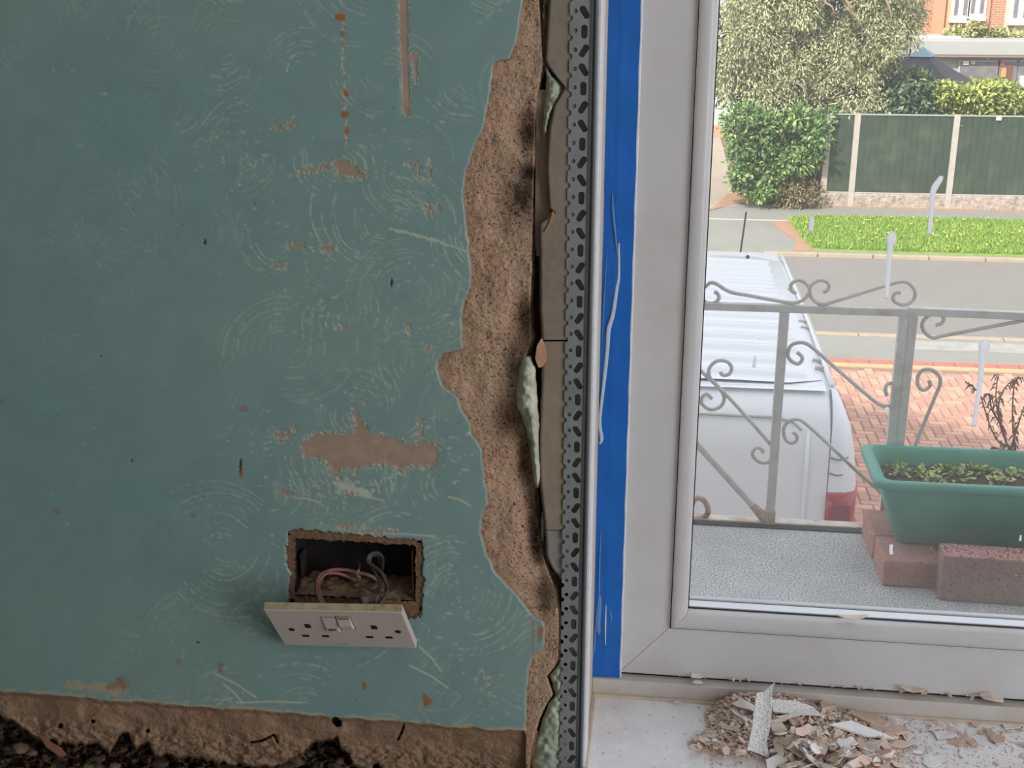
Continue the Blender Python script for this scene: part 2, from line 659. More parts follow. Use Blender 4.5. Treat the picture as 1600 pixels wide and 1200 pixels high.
for p in ((320, 378, 2.2, 3), (612, 441, 2, 7), (158, 554, 1.5, 1.5), (205, 720, 2, 2), (375, 728, 2.3, 11), (309, 1004, 3, 2)):
    disc('dark', *p, 1, .3)
for q in range(70):
    disc('dark', sw.uniform(0, 820), sw.uniform(0, 1100), .8, .8, sw.uniform(.5, 1), 0)
disc('rust', 377, 740, 2.4, 9, 1, .2)

# ragged rims: crumbs of paint round the bare patches, nibbled edges inside them
def blur(a, r):
    b = a.copy()
    for ax_ in (0, 1):
        s_ = np.zeros_like(b)
        for q in range(-r, r + 1):
            s_ += np.roll(b, q, ax_)
        b = s_ / (2 * r + 1)
    return b


_b = (chart['bare'] > .5).astype(np.float32)
_bl = blur(_b, 5)
_n1 = fbm(gx * .45 + 2, gy * .45, 2)
_n2 = fbm(gx * .3 + 60, gy * .3, 3)
chart['pale'] = np.maximum(chart['pale'], ((_bl > .08) & (_b < .5) & (_n1 > .60) & (_n2 > .48)).astype(np.float32) * .9)
chart['bare'] = np.where((_bl > .10) & (_b < .5) & (_n1 < .34), .9, chart['bare'])
_nib = (_bl < .82) & (_b > .5) & (_n2 > .57) & ~((gx > 618) & (gx < 656) & (gy < 190))
chart['bare'] = np.where(_nib, 0.0, chart['bare'])
chart['pale'] = np.where(_nib & (_n1 > .5), .8, chart['pale'])

HOLE = [(461, 842), (649, 854), (648, 941), (460, 933)]
RIM = [(449, 829), (462, 827), (560, 836), (660, 845), (662, 870), (659, 962), (640, 968), (449, 950), (452, 890), (446, 878)]

NXW, NYW = 560, 760
vv = np.linspace(0, 1, NYW)[:, None] * np.ones((1, NXW))
uu = np.ones((NYW, 1)) * np.linspace(0, 1, NXW)[None, :]
x_nom = -60 + uu * 890
yy = -80 + vv * (yBot(x_nom) + 80)
xx = -60 + uu * (xR(yy) + 60)
WP = PYa(xx, yy, np.full(xx.shape, YW))


def sample(ch):
    a = chart[ch]
    fx = np.clip(xx + MO, 0, MW - 2)
    fy = np.clip(yy + MO, 0, MH - 2)
    ix = fx.astype(int)
    iy = fy.astype(int)
    tx = fx - ix
    ty = fy - iy
    return (a[iy, ix] * (1 - tx) + a[iy, ix + 1] * tx) * (1 - ty) + (a[iy + 1, ix] * (1 - tx) + a[iy + 1, ix + 1] * tx) * ty


C = lambda r, g, b: np.array(lin(r, g, b))
teal = C(143, 167, 159)
teal2 = C(128, 160, 158)
big = fbm(xx * 0.006, yy * 0.006, 4)[..., None]
col = teal * (1 - big) + teal2 * big
col = col * (0.93 + 0.14 * fbm(xx * 0.03, yy * 0.03, 4)[..., None])


def over(c, ch, amt=1.0):
    global col
    k = (sample(ch) * amt)[..., None]
    col = col * (1 - k) + c * k


over(C(194, 204, 184), 'line', .95)
over(C(206, 206, 184), 'pale', .85)
pl_n = fbm(xx * 0.08, yy * 0.08, 3)[..., None]
over(C(176, 152, 132) * (0.85 + .3 * pl_n), 'bare', 1)
over(C(196, 175, 140), 'cream', .9)
over(C(160, 84, 66), 'red', .8)
over(C(176, 104, 48), 'rust', .9)
over(C(30, 34, 30), 'dark', .85)
edge_d = xR(yy) - xx
k = np.clip(1 - edge_d / 2.5, 0, 1)[..., None] * .75
col = col * (1 - k) + C(140, 124, 104) * k
rim = (inpoly(xx + (fbm(xx * .2, yy * .2, 2) - .5) * 7, yy + (fbm(xx * .2 + 7, yy * .2, 2) - .5) * 7, RIM))
rimk = rim[..., None]
col = np.where(rimk, C(128, 98, 72) * (0.65 + .7 * fbm(xx * .15, yy * .15, 3)[..., None]), col)
bot_d = (yBot(x_nom) - yy)
kb = np.clip(1 - bot_d / 5, 0, 1)[..., None] * (fbm(xx * .06, yy * 0, 3)[..., None] > .42)
col = col * (1 - kb) + C(196, 178, 150) * kb
dY = sample('bare') * 0.0006 - sample('line') * 0.0002 + sample('dark') * .001
dY = dY + np.where(rim, 0.0015 + 0.002 * fbm(xx * .3, yy * .3, 2), 0)
dY = dY + (big[..., 0] - .5) * .001
dY = dY + np.clip(1 - edge_d / 3, 0, 1) ** 2 * 0.0015
WP[..., 1] += dY
cxx = (xx[:-1, :-1] + xx[1:, 1:]) / 2
cyy = (yy[:-1, :-1] + yy[1:, 1:]) / 2
keep = ~inpoly(cxx + (fbm(cxx * .25, cyy * .25, 2) - .5) * 4, cyy + (fbm(cxx * .25 + 5, cyy * .25, 2) - .5) * 4, HOLE)
# the broken edge of the plaster turns back into the wall
rightcol = WP[:, -1:, :].copy()
rightcol[..., 1] += 0.014
WPx = np.concatenate([WP, rightcol], 1)
colx = np.concatenate([col, np.ones((NYW, 1, 1)) * C(140, 106, 80)], 1)
keepx = np.concatenate([keep, np.ones((NYW - 1, 1), bool)], 1)
M_paint = mat('old_teal_paint', (0, 0, 0), rough=0.42, attr=True, var=0.03, vscale=60, bump=0.12, bscale=60, bdist=0.001)
wall = np_mesh('wall_left', WPx.reshape(-1, 3), grid_faces(NYW, NXW + 1, keepx), M_paint, None, colx.reshape(-1, 3), smooth=True)
structure(wall)

# the rest of that wall outside the photograph, same painted plaster
pa = PY(-60, 300, YW)
M_paint2 = mat('old_teal_paint_plain', (130, 158, 152), rough=0.42, var=0.05)
zt = PY(400, -78, YW).z
MB().box(XL, pa.x + 0.03, YW + .001, YW + 0.02, PY(-60, 1076, YW).z, CEIL).build('plaster', M_paint2, wall)
MB().box(pa.x + 0.03, -0.095, YW + .001, YW + 0.02, zt - .005, CEIL).build('plaster', M_paint2, wall)


# ------------------------------------------------------------------ strip builder for broken plaster, foam and boards
def strip(name, L_, R_, y0, y1, nx, ny, yfun, cfun, material, parent=None, wob=2.0, seed=0.0, smooth=True):
    ys = np.linspace(y0, y1, ny)
    l = interp(ys, L_) + (fbm(ys * .12, ys * 0 + seed, 3) - .5) * wob
    r = interp(ys, R_) + (fbm(ys * .12, ys * 0 + seed + 20, 3) - .5) * wob
    u = np.linspace(0, 1, nx)[None, :]
    X = l[:, None] + (r - l)[:, None] * u
    Y = ys[:, None] * np.ones_like(u)
    U = u * np.ones_like(Y)
    D = yfun(X, Y, U)
    V = PYa(X, Y, D)
    return np_mesh(name, V.reshape(-1, 3), grid_faces(ny, nx), material, parent, cfun(X, Y, U).reshape(-1, 3), smooth)


GAP = [(-120, 846), (0, 846), (60, 851), (100, 853), (150, 843), (250, 839), (350, 837), (400, 836), (480, 833), (530, 836), (560, 826), (600, 824), (690, 834), (760, 841),
       (800, 843), (830, 848), (870, 854), (890, 860), (920, 872), (960, 877), (1030, 877), (1045, 868), (1056, 858), (1068, 862), (1085, 868), (1100, 858), (1120, 848),
       (1150, 838), (1165, 834), (1220, 828)]
LED = [(y, x - 3) for y, x in EDGE if y <= 1022] + [(1040, 824), (1060, 820), (1140, 818), (1150, 822), (1220, 822)]
TONE_PATCHES = [(820, 205, 20, 40, .8), (808, 310, 34, 46, .85), (822, 270, 16, 12, .9), (818, 500, 20, 40, .8), (800, 560, 22, 40, .6), (790, 655, 36, 34, .65), (820, 720, 14, 50, .7),  # sunken darker patches in the render; negative strengths are paler and flat
          (832, 800, 16, 60, .75), (838, 850, 12, 30, .9), (845, 930, 18, 30, .7), (845, 380, 14, 40, .5), (765, 640, 6, 30, -.4), (800, 265, 26, 18, -.35), (795, 135, 30, 18, -.3),
          (780, 820, 14, 30, -.3), (735, 690, 6, 22, -.3)]


def ren_y(X, Y, U):
    e = (X - interp(Y, LED))
    g = (interp(Y, GAP) - X)
    n1 = fbm(X * .02, Y * .02, 4)
    n2 = fbm(X * .09 + 5, Y * .09, 4)
    n3 = fbm(X * .45, Y * .45 + 9, 2)
    d = YW + 0.005 + 0.010 * (n1 - .45) + 0.0022 * (n2 - .5) + 0.0008 * (n3 - .5)
    for (sx, sy, rx, ry, s) in TONE_PATCHES:
        if s > 0:
            d = d + .013 * s * np.exp(-((X - sx) / rx) ** 2 - ((Y - sy) / ry) ** 2)
    d = d + .024 * np.clip(1 - g / 6, 0, 1) ** 1.6
    d = np.where(e < 6, np.minimum(d, YW + .0035 + e * .0012 + .002 * n3), d)
    d = np.where(Y > 950, d - .004, d)
    return np.clip(d, YW + .0012, YW + .06)


def ren_c(X, Y, U):
    n = fbm(X * .03 + 3, Y * .03, 4)[..., None]
    f = fbm(X * .5, Y * .5, 2)[..., None]
    c = C(184, 148, 120) * (1 - n) + C(198, 168, 142) * n
    c = c * (.76 + .48 * f)
    e = (X - interp(Y, LED))[..., None]
    red = np.clip(1 - e / 16, 0, 1) * .55
    c = c * (1 - red) + C(170, 126, 100) * red
    for (sx, sy, rx, ry, s) in TONE_PATCHES:
        k = np.exp(-(((X - sx) / rx) ** 2 + ((Y - sy) / ry) ** 2) * 1.2)[..., None] * np.clip(.4 + 1.2 * fbm(X * .1, Y * .1, 3)[..., None], 0, 1)
        if s > 0:
            c = c * (1 - k * s) + C(58, 48, 42) * k * s
            c = np.where((fbm(X * .5 + 77, Y * .5, 2)[..., None] > .80 - .28 * k * s), c * .4, c)
        else:
            c = c * (1 + k * s) - C(172, 154, 142) * k * s
    pore = (fbm(X * .6 + 31, Y * .6, 2) > .735)[..., None]
    c = np.where(pore, c * .3, c)
    return np.clip(c, 0, 1)


M_render = mat('bare_render', (0, 0, 0), rough=0.95, attr=True, var=0.12, vscale=400, bump=0.5, bscale=900, bdist=0.0012, spec=.2, speck=(84, 66, 54), sscale=620, sthr=.66)
strip('bare_render', LED, GAP, -90, 1225, 96, 820, ren_y, ren_c, M_render, wall, wob=2.5, seed=4)

# skirting zone torn off at the foot of the wall
DARK = [(-80, 1090), (0, 1118), (30, 1130), (60, 1152), (88, 1158), (155, 1160), (172, 1176), (186, 1144), (200, 1142), (212, 1166), (232, 1158), (240, 1176), (300, 1180),
        (340, 1190), (430, 1196), (450, 1186), (470, 1176), (485, 1158), (500, 1152), (528, 1152), (533, 1168), (545, 1176), (552, 1196), (585, 1202), (590, 1190), (600, 1210), (850, 1230)]
NXS, NYS = 620, 130
xs = np.linspace(-70, 840, NXS)[None, :] * np.ones((NYS, 1))
yt = yBot(xs) - 3
ys = yt + np.linspace(0, 1, NYS)[:, None] * (1262 - yt)
dk = interp(xs, DARK) + (fbm(xs * .12, xs * 0, 3) - .5) * 10
below = np.clip((ys - dk) / 5, 0, 1)
n1 = fbm(xs * .02, ys * .03, 4)
n2 = fbm(xs * .1, ys * .16, 4)
n3 = fbm(xs * .35, ys * .35, 2)
top = np.clip((ys - yt) / 10, 0, 1)
D = YW + .0015 + top * (.005 + .014 * np.clip(n1 - .35, 0, 1) + .010 * (n2 - .5) * np.clip((ys - yt - 30) / 30, 0.05, 1)) + .0008 * (n3 - .5)
D = D + below * (.022 + .05 * (n2 - .35) + .012 * (n3 - .5))
crack = np.exp(-((ys - interp(xs, [(280, 1160), (350, 1180), (430, 1192)])) / 3) ** 2) * ((xs > 150) & (xs < 440))
D = np.clip(D, YW + .001, YW + .11)
f = n3[..., None]
cs = (C(146, 118, 94) * (1 - n1[..., None]) + C(162, 132, 108) * n1[..., None]) * (.85 + .26 * f)
hi = np.clip((n2 - .55) * 5, 0, 1)[..., None] * np.clip((ys - yt - 30) / 20, 0, 1)[..., None]
cs = cs * (1 - .5 * hi) + C(164, 142, 112) * .5 * hi
lip = np.clip(1 - (ys - yt) / (3.5 + 5 * fbm(xs * .05, xs * 0 + 2, 3)), 0, 1)[..., None] > .25
cs = np.where(lip, C(190, 172, 146), cs)
rub = C(74, 62, 50) * (1 - f) + C(124, 106, 84) * f
rub = np.where((n2 > .6)[..., None], C(120, 104, 84) * (.6 + .6 * f), rub)
rub = np.where((fbm(xs * .02 + 9, ys * .05, 3) > .6)[..., None], C(96, 70, 44) * (.6 + .6 * f), rub)
cs = cs * (1 - below[..., None]) + rub * below[..., None]
for (sx, sy, r) in ((95, 1134, 4), (145, 1127, 3), (231, 1142, 3), (524, 1126, 6), (528, 1130, 6), (587, 1198, 5)):
    k = (np.hypot(xs - sx, (ys - sy)) < r)
    cs[k] = C(24, 22, 22)
    D[k] += .006
for pts in ([(392, 1160), (410, 1157), (428, 1148), (434, 1160)], [(631, 1133), (627, 1145), (622, 1155)]):
    for (x0, y0), (x1, y1) in zip(pts[:-1], pts[1:]):
        t = np.clip(((xs - x0) * (x1 - x0) + (ys - y0) * (y1 - y0)) / ((x1 - x0) ** 2 + (y1 - y0) ** 2), 0, 1)
        k = np.hypot(xs - x0 - t * (x1 - x0), ys - y0 - t * (y1 - y0)) < 1.7
        cs[k] = C(44, 32, 26)
        D[k] += .004
k = inpoly(xs, ys, [(60, 1150), (75, 1155), (95, 1168), (105, 1180), (92, 1182), (72, 1168)])
D[k] = YW + .006
cs[k] = C(158, 112, 88)
np_mesh('torn_skirting_render', PYa(xs, ys, D).reshape(-1, 3), grid_faces(NYS, NXS), M_render2 if 'M_render2' in globals() else mat('skirting_render', (0, 0, 0), rough=0.95, attr=True, var=0.15, vscale=200, bump=0.6, bscale=400, bdist=.002, spec=.2), wall, cs.reshape(-1, 3), True)
MB().box(XL, -.09, YW + .055, YW + .062, FLOOR, -.78).build('masonry', M_mason, wall)

# rubble lumps in the torn skirting
lump_m = mat('rubble_lump', (118, 98, 76), rough=.95, var=.3, vscale=60, bump=.5)
lump_d = mat('rubble_lump_dark', (70, 58, 48), rough=.95, var=.3, vscale=60, bump=.5)


def lump(name, p, r, material, parent, seed, sq=(1, 1, 1)):
    bm = bmesh.new()
    bmesh.ops.create_icosphere(bm, subdivisions=2, radius=1)
    rr = random.Random(seed)
    ax = [(Vector((rr.gauss(0, 1), rr.gauss(0, 1), rr.gauss(0, 1))).normalized(), rr.uniform(.55, .9)) for _ in range(7)]
    for v in bm.verts:
        for a, d in ax:
            s = v.co.dot(a)
            if s > d:
                v.co -= a * (s - d)
        v.co = Vector((v.co.x * sq[0], v.co.y * sq[1], v.co.z * sq[2])) * r
    me = bpy.data.meshes.new(name)
    bm.to_mesh(me)
    bm.free()
    o = finish(me, name, material, parent)
    o.location = p
    return o


lr = random.Random(3)
for q in range(46):
    px_ = lr.uniform(5, 600)
    py_ = max(interp(px_, DARK) + lr.uniform(6, 40), 1165) + 4
    lump('rubble_lump', PY(px_, py_, YW + lr.uniform(.02, .045)), lr.uniform(.004, .010), lump_m if lr.random() < .6 else lump_d, wall, q, (1.5, 1, .8))

# ------------------------------------------------------------------ plasterboard strip beside the bead
BD = [(-120, 858), (0, 857), (30, 855), (60, 853), (95, 851), (105, 856), (125, 872), (137, 882), (150, 874), (165, 865), (200, 857), (260, 853), (325, 857), (332, 866), (350, 842), (420, 843), (480, 843),
      (535, 846), (600, 846), (660, 843), (700, 842), (760, 843), (800, 848), (830, 851), (870, 853), (888, 862), (905, 876), (912, 886)]
BR_ = [(-120, 912), (0, 905), (600, 896), (912, 889)]
M_board = mat('plasterboard_face', (0, 0, 0), rough=.9, attr=True, var=.05, vscale=40, bump=.15, bscale=120)


def bd_y(off):
    def fn(X, Y, U):
        e = np.clip((X - interp(Y, BD)) / 3.0, 0, 1)
        return YW + .0024 + off + .012 * (1 - e) ** 2 + .0006 * fbm(X * .1, Y * .1, 3)
    return fn


def bd_c(a):
    def fn(X, Y, U):
        n = fbm(X * .04, Y * .04, 4)[..., None]
        c = a * (.88 + .24 * n)
        e = np.clip((X - interp(Y, BD)) / 2.5, 0, 1)[..., None]
        return c * e + C(120, 98, 78) * (1 - e)
    return fn


strip('plasterboard', BD, BR_, -90, 531, 26, 260, bd_y(0), bd_c(C(146, 132, 116)), M_board, wall, 1.5, 1)
strip('plasterboard', BD, BR_, 533.5, 828, 26, 150, bd_y(.0006), bd_c(C(152, 136, 118)), M_board, wall, 1.5, 2)
strip('filler', [(829, 851), (870, 853), (888, 862), (905, 876), (912, 886)], BR_, 829, 912, 20, 50, bd_y(.002), bd_c(C(146, 144, 136)), M_board, wall, 1.0, 3)
# side of the board in the gap, chips and foam
strip('board_side', [(100, 846), (165, 838), (350, 836), (400, 838)], [(100, 862), (165, 866), (350, 860), (400, 850)], 140, 400, 10, 120,
      lambda X, Y, U: YW + .011 + .006 * fbm(X * .08, Y * .03, 3), lambda X, Y, U: C(158, 140, 118) * (.8 + .3 * fbm(X * .04, Y * .04, 3)[..., None]), M_board, wall, 2, 6)
strip('crumbled_filler', [(-90, 846), (0, 848), (100, 848)], [(-90, 860), (0, 859), (100, 853)], -90, 103, 10, 90,
      lambda X, Y, U: YW + .005 + .014 * fbm(X * .2, Y * .08, 3), lambda X, Y, U: C(140, 124, 100) * (.7 + .6 * fbm(X * .1, Y * .1, 3)[..., None]), M_render, wall, 3, 8)
strip('render_chunk', [(328, 862), (335, 856), (350, 850), (362, 846)], [(328, 868), (335, 870), (350, 866), (362, 856)], 330, 362, 10, 20,
      lambda X, Y, U: YW + .001 + .012 * (2 * U - 1) ** 2, lambda X, Y, U: C(166, 124, 88) * (.7 + .6 * fbm(X * .3, Y * .3, 3)[..., None]), M_render, wall, 2, 9)
strip('pink_chip', [(528, 846), (540, 839), (560, 836), (574, 841)], [(528, 847), (540, 852), (555, 858), (566, 857), (574, 846)], 529, 574, 8, 16,
      lambda X, Y, U: YW + .0005 + .003 * U + .0005 * (Y - 550) / 20, lambda X, Y, U: C(186, 140, 110) * (.9 + .2 * fbm(X * .1, Y * .1, 3)[..., None]), M_board, wall, 1, 10)
strip('deep_gap', [(-90, 838), (500, 820), (900, 840), (1000, 850), (1225, 822)], [(-90, 900), (1225, 882)], -90, 1225, 6, 60,
      lambda X, Y, U: YW + .05 + 0 * X, lambda X, Y, U: C(60, 48, 38) * (.5 + fbm(X * .1, Y * .1, 3)[..., None]), M_render, wall, 2, 11)
strip('grey_flake', [(895, 858), (925, 864), (960, 874)], [(895, 876), (925, 882), (960, 884)], 893, 962, 8, 30,
      lambda X, Y, U: YW + .022 + .010 * U + .004 * fbm(X * .1, Y * .1, 2), lambda X, Y, U: C(92, 82, 72) * (.8 + .4 * fbm(X * .1, Y * .1, 3)[..., None]), M_render, wall, 2, 12)

M_foam = mat('expanding_foam', (0, 0, 0), rough=.8, attr=True, var=.08, vscale=90, bump=.35, bscale=130, bdist=.003)


def foam(name, L_, R_, y0, y1, Yc, bulge, base, seed, label):
    def fy(X, Y, U):
        d = np.sqrt(np.clip(1 - (2 * U - 1) ** 2, 0, 1))
        v = (Y - y0) / (y1 - y0)
        cap = np.clip(np.minimum(v, 1 - v) * 8, 0, 1) ** .5
        return Yc - bulge * d * cap + .009 * (fbm(X * .10 + seed, Y * .10, 4) - .5)

    def fc(X, Y, U):
        n = fbm(X * .06 + seed, Y * .06, 4)[..., None]
        return base * (.62 + .66 * n)
    o = strip(name, L_, R_, y0, y1, 18, 90, fy, fc, M_foam, None, 3, seed)
    return tag(o, label, 'foam')


foam('expanding_foam', [(100, 850), (120, 854), (150, 852), (190, 848), (218, 848)], [(100, 853), (118, 862), (136, 883), (150, 876), (180, 860), (218, 852)], 102, 218, YW + .016, .011,
     C(190, 196, 172), 1, 'green-grey wedge of dried foam near the top of the bead strip')
foam('expanding_foam', [(556, 818), (580, 811), (610, 807), (635, 808), (655, 817), (690, 828), (760, 836)], [(556, 830), (575, 836), (620, 840), (660, 843), (700, 842), (730, 844), (760, 843)], 556, 762,
     YW + .010, .014, C(200, 200, 178), 5, 'long pale green foam bulge in the middle of the wall gap')
foam('expanding_foam', [(1034, 874), (1046, 866), (1056, 858), (1066, 862), (1086, 868), (1100, 857), (1120, 848), (1165, 834), (1225, 827)], [(1034, 880), (1225, 884)], 1034, 1225,
     YW + .012, .010, C(176, 188, 164), 9, 'wide pale green foam mass at the bottom of the wall gap')
foam('expanding_foam', [(806, 846), (830, 845), (845, 846)], [(806, 850), (820, 852), (845, 850)], 800, 846, YW + .02, .008, C(160, 164, 146), 13,
     'small pale foam dab beside the grey filler patch')

# ================================================================== METAL CORNER BEAD
M_galv = mat('galvanised_steel', (156, 160, 162), rough=.45, metal=.35, var=.10, vscale=25, stain=(120, 112, 100), stscale=30, stamt=.35)
M_galv2 = mat('galvanised_nose', (112, 116, 118), rough=.4, metal=.4, var=.08)
bead = empty('corner_bead')
XB0 = PY(882, 600, YW).x          # free edge of the wing
XB1 = PY(912, 600, YW).x          # foot of the nose
XB2 = PY(921, 600, YW).x          # arris
PITCH_Z = 0.0169
ZT, ZB = 0.075, -0.845 - .12


def ring(cx, cz, rx, ry, n, rot=0):
    """rounded slot: half-length rx along its axis, half-width ry"""
    out = []
    for k in range(n):
        a = 2 * math.pi * k / n
        x = ry * math.cos(a)
        z = ry * math.sin(a) + (rx - ry) * (1 if math.sin(a) >= 0 else -1)
        out.append((cx + x * math.cos(rot) - z * math.sin(rot), cz + x * math.sin(rot) + z * math.cos(rot)))
    return out


mb = MB()
ncell = int((ZT - ZB) / PITCH_Z)
wd = XB1 - XB0
YBD = YW + .0015
for i in range(ncell):
    z0 = ZB + i * PITCH_Z
    z1 = z0 + PITCH_Z
    zc = (z0 + z1) / 2
    # scalloped free edge
    sc = [(XB0, z1)] + [(XB0 + .0029 * math.cos(a), z0 + .0003 + .0029 + .0029 * math.sin(a)) for a in np.linspace(math.pi / 2, -math.pi / 2, 7)]
    outer = [(XB1, z0), (XB1, z1)] + sc + [(XB0, z0)]
    rot = (0, .55, -.55)[i % 3]
    slot = ring(XB0 + wd * .70, zc, .0062, .0030, 16, rot)
    dot = ring(XB0 + wd * .27, zc + .001, .0021, .00209, 12)
    polys = [[Vector((x, z, 0)) for x, z in p] for p in (outer, slot, dot)]
    flat = [(x, YBD, z) for p in (outer, slot, dot) for x, z in p]
    tris = tessellate_polygon(polys)
    mb.add(flat, [t for t in tris])
wing = mb.build('perforated_wing', M_galv, bead, solid=.0006)
nose = MB()
zr = (ZB, ZT)
nose.box(XB1 - .0002, XB1 + .0020, YBD - .0012, YBD + .001, *zr)
nose.box(XB1 + .0018, XB1 + .0034, YBD - .0002, YBD + .001, *zr)
nose.tube([(XB1 + .0052, YBD - .0012, zr[0]), (XB1 + .0052, YBD - .0012, zr[1])], .0021, 12)
nose.box(XB1 + .0058, XB1 + .0071, YBD - .0012, YBD + .018, *zr)
nose.build('rolled_nose', M_galv2, bead, bevel=.0003)
rebase(bead)
tag(bead, 'grey galvanised steel corner bead with rows of slots beside the blue tape', 'corner bead')

# ================================================================== REVEAL
XV = XB1 + .0072                   # plane of the reveal
ZTOP = 1.0
M_caulk = mat('beige_filler', (206, 190, 172), rough=.8, var=.08, vscale=50, stain=(165, 140, 115), stscale=20, stamt=.5)
M_trimw = mat('white_gloss_trim', (226, 226, 228), rough=.4, var=.04, vscale=30, stain=(150, 140, 128), stscale=60, stamt=.4)
w = structure(box('wall_reveal', XV - .02, XV, YW + .012, YF + .03, SILL - .03, ZTOP, M_caulk))
MB().box(XV - .004, XV + .0025, YW + .002, YW + .052, SILL - .02, ZTOP).build('white_edging', M_trimw, w, bevel=.0008)
# upright cover strip the tape is stuck on
XT0, XT1 = PY(920.5, 1073, YF).x - .0025, PY(967.5, 1073, YF).x
zct = PY(945, 1085, YF).z
structure(box('trim_1', XT0 - .002, XT1 + .0022, YF, YF + .03, zct, ZTOP, M_trimw, bevel=.001))

# ------------------------------------------------------------------ blue masking tape
M_tape = mat('blue_tape', (10, 100, 190), rough=.45, var=.08, vscale=14, bump=.15, bscale=25, bdist=.001)
M_smear = mat('paint_smear', (190, 205, 220), rough=.6, var=.1, vscale=60)
M_smearthin = mat('thin_paint_smear', (90, 140, 196), rough=.6, var=.15, vscale=60)
tape = empty('masking_tape')
mb = MB()
nz = 90
vs = []
zs = np.linspace(PY(942, 1073, YF).z, ZTOP, nz)
tw = XT1 - XT0
tr = random.Random(2)
for i, z in enumerate(zs):
    for u in np.linspace(0, 1, 9):
        bow = -.0010 - .0012 * math.exp(-((u - .55) / .06) ** 2) - .0006 * math.sin(z * 60 + u * 3)
        vs.append((XT0 + .0022 + u * (tw - .0022) + .0004 * math.sin(z * 90), YF + bow, z + (.0012 * math.sin(u * 14) if i == 0 else 0)))
fs = []
for i in range(nz - 1):
    for k in range(8):
        a = i * 9 + k
        fs.append((a, a + 1, a + 10, a + 9))
mb.add(vs, fs)
mb.build('tape_strip', M_tape, tape, smooth=False, solid=.0003)
YT = YF - .0022


def drip(px, width, material, name='paint_drip', Y=YT, parent=tape, flat=.35, k=5):
    pts = catmull([PY(x, y, Y) for x, y in px], k)
    n = len(pts)
    wv = np.array([width if not isinstance(width, (list, tuple)) else 0] * n, float)
    if isinstance(width, (list, tuple)):
        wv = np.interp(np.linspace(0, 1, n), np.linspace(0, 1, len(width)), width)
    return MB().tube(pts, list(wv * .5 * 0.00072), 8, flat=flat).build(name, material, parent, smooth=True)


drip([(967, 380), (967, 430), (964, 450), (958, 490), (951, 515), (949, 545), (945, 585), (941, 620), (937, 660), (940, 685), (937, 694)],
     [2.5, 4, 5, 6, 7, 6, 6, 5, 5, 6, 3], M_smear)
drip([(957, 300), (958, 330), (962, 370), (965, 402)], [1, 4, 3, 1], M_smearthin)
drip([(937, 930), (936, 950), (934, 968), (935, 985), (936, 992)], [5, 9, 10, 8, 2], M_smearthin)
drip([(947, 945), (946, 975), (946, 1008)], [1, 3, 1.5], M_smear)
drip([(939, 830), (937, 880), (936, 940)], [1, 2.5, 3], M_smearthin)
drip([(933, 955), (930, 985), (929, 1010), (924, 1034)], [2, 3, 3, 3], M_smearthin)
drip([(944, 300), (942, 360), (940, 410)], [1, 3, 2], M_smearthin)
drip([(948, 400), (944, 470), (941, 530)], [1, 2, 1], M_smearthin)
drip([(931, 780), (929, 850), (926, 930)], [1, 2, 2], M_smearthin)
drip([(952, 955), (955, 962), (954, 974)], [2, 3, 1], M_smearthin)
rebase(tape)
tag(tape, 'long strip of bright blue masking tape with white paint drips', 'tape')

# ================================================================== WINDOW
YFA = YF + .006                    # flat face of the frame
xo, zo = PY(968, 1050, YFA).x, PY(968, 1050, YFA).z
xi, zi = PY(1047.5, 979, YFA).x, PY(1047.5, 979, YFA).z
WR = 1.30
win = structure(empty('window_1'))
MB().prism_y([(xo, zo), (xi, zi), (xi, ZTOP), (xo, ZTOP)], YFA, YFA + .06).build('jamb', M_white, win, bevel=.0007)
MB().prism_y([(xo + .0003, zo), (WR, zo), (WR, zi), (xi + .0003, zi)], YFA, YFA + .06).build('bottom_rail', M_white, win, bevel=.0007)
MB().box(WR - .06, WR, YFA, YFA + .06, zi, ZTOP).build('jamb', M_white, win, bevel=.001)
# glazing bead, mitred, with a rounded lip
PROF = [(0.0006, .002), (0.0006, -.0045), (.002, -.0055), (.008, -.0060), (.013, -.0052), (.0165, -.003), (.0188, .0005), (.0198, .005), (.0202, .0115), (.0202, .02)]
n = len(PROF)
WBD = .0202


def glaze(pts, name):
    """pts: list of (x,z, dx,dz): path corners with inward mitre direction"""
    m = MB()
    vs = []
    for (x, z, dx, dz) in pts:
        for (d, y) in PROF:
            vs.append((x + dx * d, YFA + y, z + dz * d))
    fs = []
    for i in range(len(pts) - 1):
        for k in range(n - 1):
            a = i * n + k
            fs.append((a, a + 1, a + n + 1, a + n))
    m.add(vs, fs)
    o = m.build(name, M_white, win, smooth=True)
    return o


glaze([(xi, ZTOP, 1, 0), (xi, zi, 1, 1)], 'glazing_bead')
glaze([(xi + .0004, zi, 1, 1), (WR - .06, zi, 0, 1)], 'glazing_bead')
gx0, gz0 = xi + WBD, zi + WBD
MB().box(gx0 - .0008, gx0 + .0012, YFA + .0113, YFA + .0135, gz0, ZTOP).build('gasket', M_black, win)
MB().box(gx0 - .0008, WR - .06, YFA + .0113, YFA + .0135, gz0 - .0004, gz0 + .0012).build('gasket', M_black, win)
M_joint = mat('joint_dark', (44, 38, 33), rough=.9, var=.4, vscale=200)  # dark brown colour of the joint below the glazing bead
MB().box(xi - .0006, xi + .0005, YFA - .0006, YFA + .001, zi, ZTOP).build('joint_line', M_black, win)
MB().box(xi - .0006, WR - .06, YFA - .0007, YFA + .001, zi - .0020, zi + .0005).build('joint_line', M_joint, win)
M_glass = mat_glass()
YG = YFA + .0145
pane = MB().add([(gx0 - .005, YG, gz0 - .012), (WR - .05, YG, gz0 - .012), (WR - .05, YG, ZTOP), (gx0 - .005, YG, ZTOP)], [(0, 1, 2, 3)]).build('glass_pane', M_glass, win)
